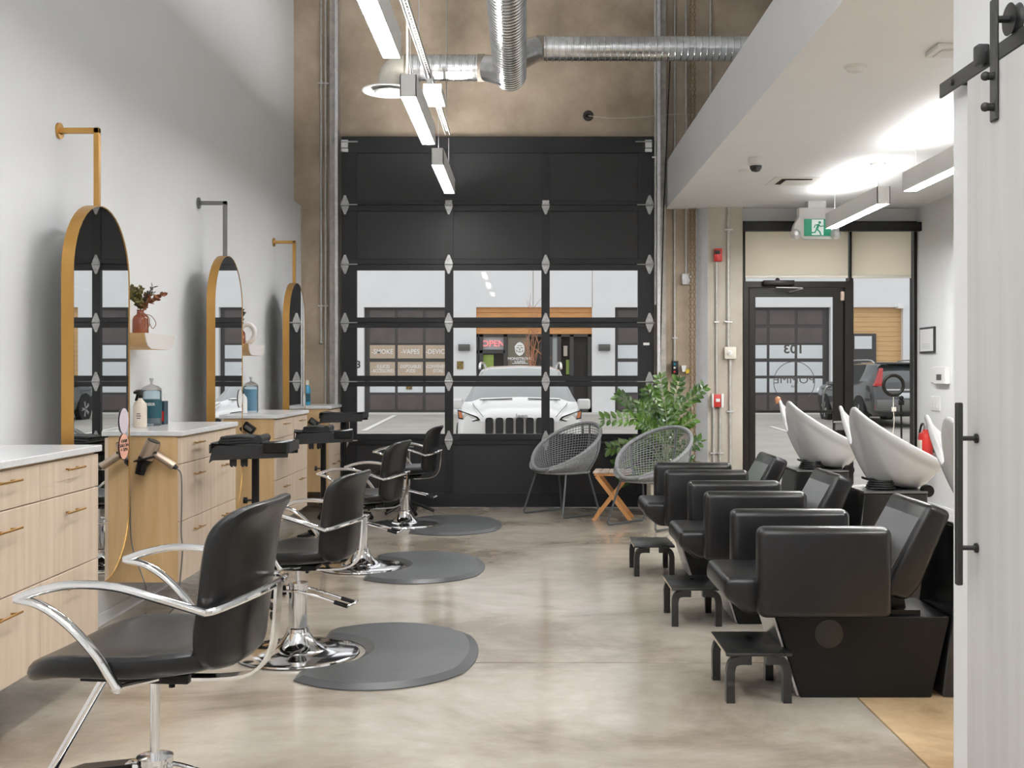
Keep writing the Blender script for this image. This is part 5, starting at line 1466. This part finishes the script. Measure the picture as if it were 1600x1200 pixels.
def pline(x0, y0, x1, y1, w, label):
    d = Vector((x1 - x0, y1 - y0)).normalized(); n = Vector((-d.y, d.x)) * w / 2
    o = MB()
    N_ = 8; vs = []
    for i in range(N_ + 1):
        y = y0 + (y1 - y0) * i / N_; x = x0 + (x1 - x0) * i / N_
        vs += [(x - n.x, y - n.y, gz(y) + 0.008), (x + n.x, y + n.y, gz(y) + 0.008)]
    fs = [[2 * i, 2 * i + 1, 2 * i + 3, 2 * i + 2] for i in range(N_)]
    o = o.add(vs, fs).build('parking_line', M['line'], smooth=False)
    tag(o, label, 'road marking')
pline(-3.95, 32.8, -3.95, 26.5, 0.14, 'white parking line beyond the first glazed bay of the overhead door')
pline(6.3, 24.0, 6.3, 28.0, 0.12, 'white parking line seen through the glass door')
pline(-8.0, 32.8, -8.0, 26.5, 0.14, 'white parking line farther along the lane, behind the concrete wall')
t = thing('wheel_stop', 'beige concrete wheel stop seen through the glass door', 'wheel stop', (3.0, 13.6, gz(13.6)))
MB().prism([(13.55, gz(13.6)), (13.75, gz(13.6)), (13.70, gz(13.6) + 0.12), (13.60, gz(13.6) + 0.12)], 'x', 2.2, 3.45, 0.01).build('block', M['kerb'], t, world=True)

# building across the lane
B = thing('commercial_building', 'pale commercial building with brown overhead doors across the lane', 'building', (0, YF, 0.08))
sc_ = YF
def FX(px): return PX(px, YF)
def FZ(py): return PZ(py, YF)
ztop = FZ(480)
wl = MB()
piers = [(-30, FX(420)), (FX(568) - 0.0 - 0.0, None)]
openings = [(FX(395), FX(540)), (FX(568.5), FX(706.5)), (FX(744), FX(925)), (FX(961), FX(1100)), (FX(1158), FX(1298)), (FX(1320), FX(1411)), (FX(1440), FX(1600))]
x = -30
for (a, b) in openings:
    wl.box(x, a, YF, YF + 0.4, 0.05, ztop); x = b
wl.box(x, 30, YF, YF + 0.4, 0.05, ztop)
wl.box(-30, 30, YF, YF + 0.4, ztop, 9.5)
wl.build('wall', M['ext'], B, world=True)
for px in (833, 925.5, 600 - 200):
    MB().box(FX(px) - 0.012, FX(px) + 0.012, YF - 0.006, YF + 0.001, ztop, 9.5).build('wall_joint', M['concg'], B, world=True)
MB().box(-30, 30, YF + 0.39, YF + 0.42, 0.05, ztop).build('dark_back', M['darkin'], B, world=True)
SIGN = [['-SMOKE', '-VAPES', '-DEVICES'], ['- E-JUICES\n- ACCESSORIES', '-DISPOSABLES\n-PODS', '-CONVENIENCE\nSTORE']]
def far_door(a, b, film, words=None, x0=None):
    dr = MB().box(a, b, YF + 0.20, YF + 0.25, 0.08, ztop)
    o = dr.build('overhead_door', M['extf'], B, world=True)
    ps = 43.8 * YF / 1700; pw = 39.6 * YF / 1700
    xs = []
    x = (x0 if x0 is not None else a + 0.16)
    while x < b - 0.1:
        xs.append((max(x, a + 0.02), min(x + pw, b - 0.04))); x += ps
    rows = [(484, 507, 'extd'), (512, 536, 'extd'), (539, 560, film), (565.5, 587, film), (591.5, 613.5, 'frost'), (617, 641, 'extd')]
    for ri, (t0, t1, mm) in enumerate(rows):
        for ci, (xa, xb) in enumerate(xs):
            if xb - xa < 0.1: continue
            p = MB().box(xa, xb, YF + 0.185, YF + 0.199, FZ(t1), FZ(t0), 0.004, 1).build('door_pane' if ri in (2, 3, 4) else 'door_panel', M[mm], o, world=True)
            if words and ri in (2, 3) and ci < 3:
                s = words[ri - 2][ci]
                text(s, 0.21 if '\n' not in s else 0.155, M['wtext'], Matrix.Translation(((xa + xb) / 2, YF + 0.18, (FZ(t0) + FZ(t1)) / 2)) @ FACE_CAM, B, extrude=0.003, bold=0.002, sx=0.92 if '\n' not in s else 0.70)
    return o
far_door(openings[0][0], openings[0][1], 'frost')
far_door(openings[1][0], openings[1][1], 'beigef', SIGN, FX(576.5))
far_door(openings[3][0], openings[3][1], 'frost', None, FX(966))
far_door(openings[4][0], openings[4][1], 'frost', None, FX(1160.5))
far_door(openings[6][0], openings[6][1], 'frost')
# shop front
a, b = openings[2]
for k in range(5):
    z1 = ztop - k * 0.168; z0 = z1 - 0.162
    MB().box(a, b, YF + 0.10, YF + 0.16, z0, z1, 0.004, 1).build('cedar_board', M['cedar'], B, world=True)
sf = MB()
zs0 = FZ(522)
for px in (744, 751.5, 789.5, 860.5, 874, 893.5, 922):
    sf.box(FX(px) - 0.06, FX(px) + 0.06, YF + 0.12, YF + 0.22, 0.08, zs0)
sf.box(a, b, YF + 0.12, YF + 0.22, zs0 - 0.08, zs0).box(a, b, YF + 0.12, YF + 0.22, 0.08, 0.25).box(a, FX(789), YF + 0.12, YF + 0.22, FZ(552), FZ(547))
sf.build('shopfront_frame', M['extf'], B, world=True)
MB().box(a, b, YF + 0.165, YF + 0.172, 0.25, zs0 - 0.08).build('shop_glass', M['pane'], B, world=True)
po = MB().box(FX(793), FX(828), YF + 0.185, YF + 0.195, FZ(640), FZ(525)).build('window_poster', M['olive'], B, world=True)
lc = (FX(812), FZ(545))
lg = MB()
lg.prism([(lc[0] + dx * 0.02, lc[1] + dz * 0.02) for dx, dz in ((-8, 4), (-4, 9), (0, 11), (4, 9), (8, 4), (7, -5), (4, -9), (0, -11), (-4, -9), (-7, -5))], 'y', YF + 0.155, YF + 0.16)
lg.build('shop_emblem', M['wtext'], B, world=True)
fx_ = MB()
for dx, dz, w, h in ((-3.2, 1.8, 2.0, 0.7), (3.2, 1.8, 2.0, 0.7), (0, -0.8, 0.9, 1.6), (0, -4.6, 2.6, 0.7), (0, 5.2, 3.6, 0.5), (-4.6, -3.2, 0.7, 1.8), (4.6, -3.2, 0.7, 1.8)):
    fx_.box(lc[0] + (dx - w) * 0.02, lc[0] + (dx + w) * 0.02, YF + 0.150, YF + 0.1545, lc[1] + (dz - h) * 0.02, lc[1] + (dz + h) * 0.02)
fx_.build('emblem_detail', M['olive'], B, world=True)
text('MONSTROUS\nVAPES', 0.115, M['wtext'], Matrix.Translation((lc[0], YF + 0.155, FZ(563))) @ FACE_CAM, B, extrude=0.003, bold=0.003, sx=1.1)
MB().box(FX(800), FX(825), YF + 0.152, YF + 0.16, FZ(568.3), FZ(567.3)).build('emblem_line', M['wtext'], B, world=True)
MB().box(FX(753), FX(788), YF + 0.26, YF + 0.28, FZ(546), FZ(526)).build('sign_backing', M['frost'], B, world=True)
text('OPEN', 0.27, M['neon'], Matrix.Translation((FX(770.5), YF + 0.15, FZ(537))) @ FACE_CAM, B, 'neon_sign', extrude=0.008, bold=0.003, sx=1.05)
MB().box(FX(753), FX(771), YF + 0.24, YF + 0.25, FZ(590), FZ(554)).build('green_poster', M['lime'], B, world=True)
MB().box(FX(862), FX(876), YF + 0.22, YF + 0.24, FZ(590), FZ(525)).build('window_film', M['frost'], B, world=True)
for i, (p0, p1, q0, q1, mm) in enumerate(((885, 890, 562, 585, 'lime'), (890, 898, 566, 584, 'teal'), (881, 887, 540, 556, 'cream'))):
    MB().box(FX(p0), FX(p1), YF + 0.26, YF + 0.30, FZ(q1), FZ(q0)).build('stock_shelf', M[mm], B, world=True)
# light boxes and plaques on the piers
def lightbox(px, label=None):
    MB().prism([(YF - 0.16, FZ(538)), (YF, FZ(538)), (YF, FZ(548)), (YF - 0.12, FZ(548))], 'x', FX(px - 9), FX(px + 9), 0.006).build('wall_lamp', M['graym'], B, world=True)
lightbox(725.5); lightbox(944)
MB().box(FX(714), FX(724), YF - 0.03, YF, FZ(576.5), FZ(564.5)).build('gold_plaque', M['gold'], B, world=True)
MB().box(FX(633.5), FX(643), YF + 0.16, YF + 0.184, FZ(608.5), FZ(603)).build('gold_plaque', M['gold'], B, world=True)
text('3', 0.32, M['ktext'], Matrix.Translation((FX(560), YF - 0.005, FZ(570))) @ FACE_CAM, B, 'unit_number', extrude=0.004, bold=0.006)
# cedar recess seen through the side window
a, b = openings[5]
z = ztop
k = 0
while z > 0.3:
    MB().box(a, b, YF + 0.20, YF + 0.25, z - 0.148, z, 0.004, 1).build('cedar_board', M['cedar2'], B, world=True); z -= 0.152
ed = MB().box(FX(1333), FX(1371), YF + 0.12, YF + 0.199, 0.08, FZ(521)).build('side_door', M['extf'], B, world=True)
MB().box(FX(1337), FX(1364), YF + 0.11, YF + 0.119, FZ(545), FZ(525)).build('door_pane', M['frost'], ed, world=True)
MB().box(FX(1355), FX(1362), YF + 0.06, YF + 0.119, FZ(569.5), FZ(568)).build('door_lever', M['galv'], ed, world=True)
MB().box(FX(1402), FX(1411), YF - 0.1, YF + 0.19, FZ(482), FZ(478)).build('soffit_lamp', M['wplast'], B, world=True)

# bare shrub seen between car and shop
t = thing('bare_shrub', 'bare brown shrub standing behind the white car', 'shrub', (PX(836, 30), 30, gz(30)))
random.seed(5)
for k in range(9):
    x0_ = PX(836, 30) + random.uniform(-0.15, 0.15); y0_ = 30 + random.uniform(-0.2, 0.2)
    pts = [(x0_, y0_, gz(30))]
    for j in range(1, 6):
        pts.append((x0_ + random.uniform(-0.06, 0.06) * j, y0_ + random.uniform(-0.05, 0.05) * j, gz(30) + j * random.uniform(0.50, 0.62)))
    br = MB().tube(catmull(pts, 3), 0.022, 5, scales=[1 - 0.85 * i / 15 for i in range(16)])
    for j in range(2, 6):
        p = Vector(pts[j])
        for s in range(2):
            q_ = p + Vector((random.uniform(-0.3, 0.3), random.uniform(-0.2, 0.2), random.uniform(0.2, 0.5)))
            br.tube([p, q_], 0.008, 4, scales=[1, 0.3])
    br.build('branch', M['terra'], t, world=True, fixn=False)

# ------------------------------------------------------------------ cars
def car(name, label, loc, rz, paint, winm, front=True, detail='jeep'):
    t = thing(name, label, 'car', loc, rz)
    # station: y, half width, floor, shoulder z, glass foot half width, glass foot z, roof half width, roof z
    st_ = [(0.00, 0.66, 0.42, 0.80, 0.60, 0.86, 0.40, 0.90),
           (0.06, 0.80, 0.32, 0.86, 0.74, 0.93, 0.50, 0.955),
           (0.22, 0.89, 0.26, 0.93, 0.82, 0.99, 0.55, 1.005),
           (0.60, 0.925, 0.24, 0.98, 0.85, 1.04, 0.60, 1.065),
           (1.15, 0.93, 0.24, 1.02, 0.86, 1.08, 0.62, 1.115),
           (1.30, 0.93, 0.24, 1.03, 0.86, 1.10, 0.74, 1.16),
           (1.75, 0.93, 0.24, 1.04, 0.85, 1.12, 0.69, 1.44),
           (2.15, 0.93, 0.24, 1.05, 0.84, 1.12, 0.64, 1.61),
           (2.60, 0.93, 0.24, 1.05, 0.84, 1.13, 0.63, 1.655),
           (3.40, 0.93, 0.24, 1.06, 0.83, 1.15, 0.62, 1.65),
           (4.00, 0.92, 0.26, 1.08, 0.81, 1.17, 0.60, 1.61),
           (4.30, 0.91, 0.28, 1.08, 0.79, 1.16, 0.62, 1.42),
           (4.52, 0.88, 0.32, 1.05, 0.76, 1.11, 0.66, 1.14),
           (4.60, 0.82, 0.40, 0.98, 0.72, 1.02, 0.62, 1.04)]
    def outline(s):
        y, w, zb, zs, wg, zg, wr, zr = s
        return [(0, zb), (w * 0.86, zb), (w * 0.97, zb + 0.12), (w, (zb + zs) / 2), (w * 0.985, zs - 0.05), (wg + 0.01, zg), (wr + 0.015, zr - 0.055), (wr * 0.8, zr), (0, zr + 0.018)]
    body = MB(); win = MB(); sh = MB()
    for sgn in (1, -1):
        grid = [[Vector((sgn * x, s[0], z)) for x, z in outline(s)] for s in st_]
        for i in range(len(st_) - 1):
            for j in range(8):
                quad = [grid[i][j], grid[i + 1][j], grid[i + 1][j + 1], grid[i][j + 1]]
                tgt = body
                if j == 5 and 5 <= i <= 9: tgt = win
                if j in (6, 7) and 5 <= i <= 6: tgt = sh
                if j in (6, 7) and 10 <= i <= 11: tgt = win
                tgt.add(quad, [[0, 1, 2, 3]])
        for e in (0, -1):
            pts = grid[e]
            body.add(pts, [list(range(9))])
    def weld(mb, nm, mm, par, sharp=40):
        o = mb.build(nm, mm, par)
        bm = bmesh.new(); bm.from_mesh(o.data)
        bmesh.ops.remove_doubles(bm, verts=bm.verts[:], dist=0.001)
        bmesh.ops.recalc_face_normals(bm, faces=bm.faces[:])
        bm.to_mesh(o.data); bm.free()
        o.data.set_sharp_from_angle(angle=R(sharp))
        return o
    bo = weld(body, 'body', M[paint], t)
    weld(win, 'window', M['carg'], t)
    weld(sh, 'windscreen', M[winm], t)
    for sgn in (1, -1):
        # pillars / door cuts
        for yy_ in (2.35, 3.25):
            MB().box(sgn * 0.70 - 0.16, sgn * 0.70 + 0.16, yy_ - 0.04, yy_ + 0.04, 1.12, 1.60).build('pillar', M[paint], t) if False else None
        MB().prism([(1.55, 0.98), (1.78, 0.98), (1.80, 1.08), (1.72, 1.14), (1.56, 1.14)], 'x', sgn * 1.0 - 0.10, sgn * 1.0 + 0.10, 0.03, 3).build('door_mirror', M[paint], t)
        MB().box(min(sgn * 0.85, sgn * 0.93), max(sgn * 0.85, sgn * 0.93), 1.60, 1.68, 1.0, 1.04).build('mirror_arm', M['tire'], t)
        MB().tube(catmull([(sgn * 0.66, 2.15, 1.62), (sgn * 0.66, 2.35, 1.70), (sgn * 0.65, 3.0, 1.715), (sgn * 0.64, 3.7, 1.70), (sgn * 0.63, 3.95, 1.62)], 5), 0.02, 8).build('roof_rail', M[paint] if paint == 'carw' else M['galv'], t)
        for yw in (0.92, 3.62):
            MB().lathe([(0.375, -0.005), (0.40, -0.005), (0.40, 0.03), (0.375, 0.03)], 32, xf=Matrix.Translation((sgn * 0.915, yw, 0.40)) @ Matrix.Rotation(R(90) * sgn, 4, 'Y')).build('wheel_arch', M['tire'], t)
            w_ = MB().lathe([(0.20, -0.10), (0.34, -0.10), (0.355, -0.07), (0.355, 0.06), (0.34, 0.08), (0.24, 0.08), (0.235, 0.06)], 32, xf=Matrix.Translation((sgn * 0.86, yw, 0.355)) @ Matrix.Rotation(R(90) * sgn, 4, 'Y')).build('tyre', M['tire'], t)
            rm = MB().lathe([(0.0, 0.045), (0.235, 0.045), (0.24, 0.07), (0.235, 0.082), (0.225, 0.07), (0.22, 0.05)], 32, xf=Matrix.Translation((sgn * 0.86, yw, 0.355)) @ Matrix.Rotation(R(90) * sgn, 4, 'Y'))
            rm.build('rim', M['tire'], w_)
            sp = MB()
            for k in range(10):
                a = 2 * PI * (k // 2) / 5 + (0.13 if k % 2 else -0.13)
                sp.sweep([(sgn * (0.86 + 0.075), yw + 0.03 * math.cos(a), 0.355 + 0.03 * math.sin(a)), (sgn * (0.86 + 0.078), yw + 0.225 * math.cos(a), 0.355 + 0.225 * math.sin(a))], [(-0.016, -0.01), (0.016, -0.01), (0.016, 0.01), (-0.016, 0.01)])
            sp.build('spokes', M['galv'], w_)
    if detail == 'jeep':
        for k in range(7):
            x = (k - 3) * 0.144
            yf = -0.012 + 0.10 * max(0, (abs(x) - 0.30)) ** 1.2
            bz = MB()
            def rr(hw, hh, r_, n=5):
                pts = []
                for (cx_, cz_, a0_) in ((hw - r_, hh - r_, 0), (-hw + r_, hh - r_, 90), (-hw + r_, -hh + r_, 180), (hw - r_, -hh + r_, 270)):
                    for i in range(n):
                        a = R(a0_ + 90 * i / (n - 1)); pts.append((x + cx_ + r_ * math.cos(a), 0.79 + cz_ + r_ * math.sin(a)))
                return pts
            sur = MB().prism(rr(0.056, 0.122, 0.035), 'y', yf - 0.02, yf + 0.1).build('grille_surround', M['chrome'], t)
            MB().prism(rr(0.045, 0.108, 0.028), 'y', yf - 0.026, yf - 0.018).build('grille_slot', M['tire'], sur)
        for sgn in (1, -1):
            hp = [(0.90, 1.02), (0.885, 0.89), (0.66, 0.855), (0.565, 0.885), (0.60, 0.925), (0.78, 0.985)]
            hl_ = MB()
            vs = []
            def yfront(x): return 0.02 + 0.22 * max(0, (x - 0.58) / 0.32) ** 1.6 - 0.025
            for (x, z) in hp: vs.append((sgn * x, yfront(x) - 0.012, z))
            for (x, z) in hp: vs.append((sgn * x, yfront(x) + 0.10, z - 0.01))
            n = len(hp)
            hl_.add(vs, [list(range(n))] + [[i, (i + 1) % n, n + (i + 1) % n, n + i] for i in range(n)] + [[n + i for i in range(n)][::-1]])
            h_ = hl_.build('headlight', M['tire'], t, smooth=False)
            hp2 = [(0.885, 0.995), (0.87, 0.905), (0.67, 0.872), (0.60, 0.89), (0.63, 0.915), (0.78, 0.970)]
            MB().add([(sgn * x, yfront(x) - 0.018, z) for x, z in hp2], [list(range(6))]).build('lens', M['lens'], h_, smooth=False)
            hp3 = [(0.884, 0.994), (0.87, 0.906), (0.82, 0.898), (0.835, 0.985)]
            MB().add([(sgn * x, yfront(x) - 0.022, z) for x, z in hp3], [list(range(4))]).build('indicator', M['orange'], h_, smooth=False)
            MB().prism([(sgn * 0.56, 0.55), (sgn * 0.82, 0.55), (sgn * 0.80, 0.66), (sgn * 0.62, 0.67)], 'y', -0.005, 0.16, 0.01).build('fog_recess', M['graym'], t)
            MB().rect([(sgn * 0.12, 1.20, 1.155), (sgn * 0.62, 1.22, 1.135)], 0.02, 0.012).build('wiper', M['tire'], t)
            MB().tube(catmull([(sgn * 0.52, 0.02, 0.92), (sgn * 0.60, 0.25, 1.00), (sgn * 0.68, 0.7, 1.055), (sgn * 0.72, 1.1, 1.09)], 5), 0.006, 5).build('bonnet_seam', M['graym'], t)
        MB().box(-0.62, 0.62, -0.012, 0.10, 0.36, 0.47, 0.02).build('lower_grille', M['tire'], t)
        text('Jeep', 0.085, M['galvd'], basis(t) @ Matrix.Translation((0.03, -0.008, 0.935)) @ Matrix.Rotation(R(70), 4, 'X'), t, 'badge', extrude=0.004, bold=0.001, sx=1.2)
    else:
        for sgn in (1, -1):
            MB().prism([(sgn * 0.60, 1.02), (sgn * 0.87, 1.05), (sgn * 0.80, 1.18), (sgn * 0.70, 1.50), (sgn * 0.64, 1.50), (sgn * 0.66, 1.15)], 'y', 4.40, 4.56, 0.01).build('tail_light', M['tail'], t)
            MB().box(min(sgn * 0.5, sgn * 0.86), max(sgn * 0.5, sgn * 0.86), 4.56, 4.66, 0.48, 0.56, 0.01).build('reflector', M['tail'], t)
            MB().tube([(sgn * 0.60, 0.02, 0.82), (sgn * 0.88, 0.22, 0.90)], 0.05, 8).build('headlight', M['lens'], t)
        MB().box(-0.86, 0.86, 4.50, 4.70, 0.42, 0.72, 0.03).build('bumper', M['graym'], t)
        MB().box(-0.62, 0.62, 4.56, 4.63, 0.93, 0.975, 0.008).build('trim_strip', M['galv'], t)
        MB().box(-0.26, 0.26, 4.60, 4.64, 0.74, 0.88, 0.004).build('number_plate', M['frost'], t)
        MB().box(-0.66, 0.66, 4.02, 4.28, 1.60, 1.65, 0.015).build('spoiler', M[paint], t)
    return t
car('white_suv', 'white off-road car facing the overhead door in the lane', (PX(812, 15.6), 15.5, gz(16.5) - 0.02), 0, 'carw', 'carg2', detail='jeep')
car('dark_suv', 'dark grey car with tall red tail lights parked across the lane', (9.35, 31.85, gz(29) - 0.02), R(183), 'cark', 'carg', detail='suv')
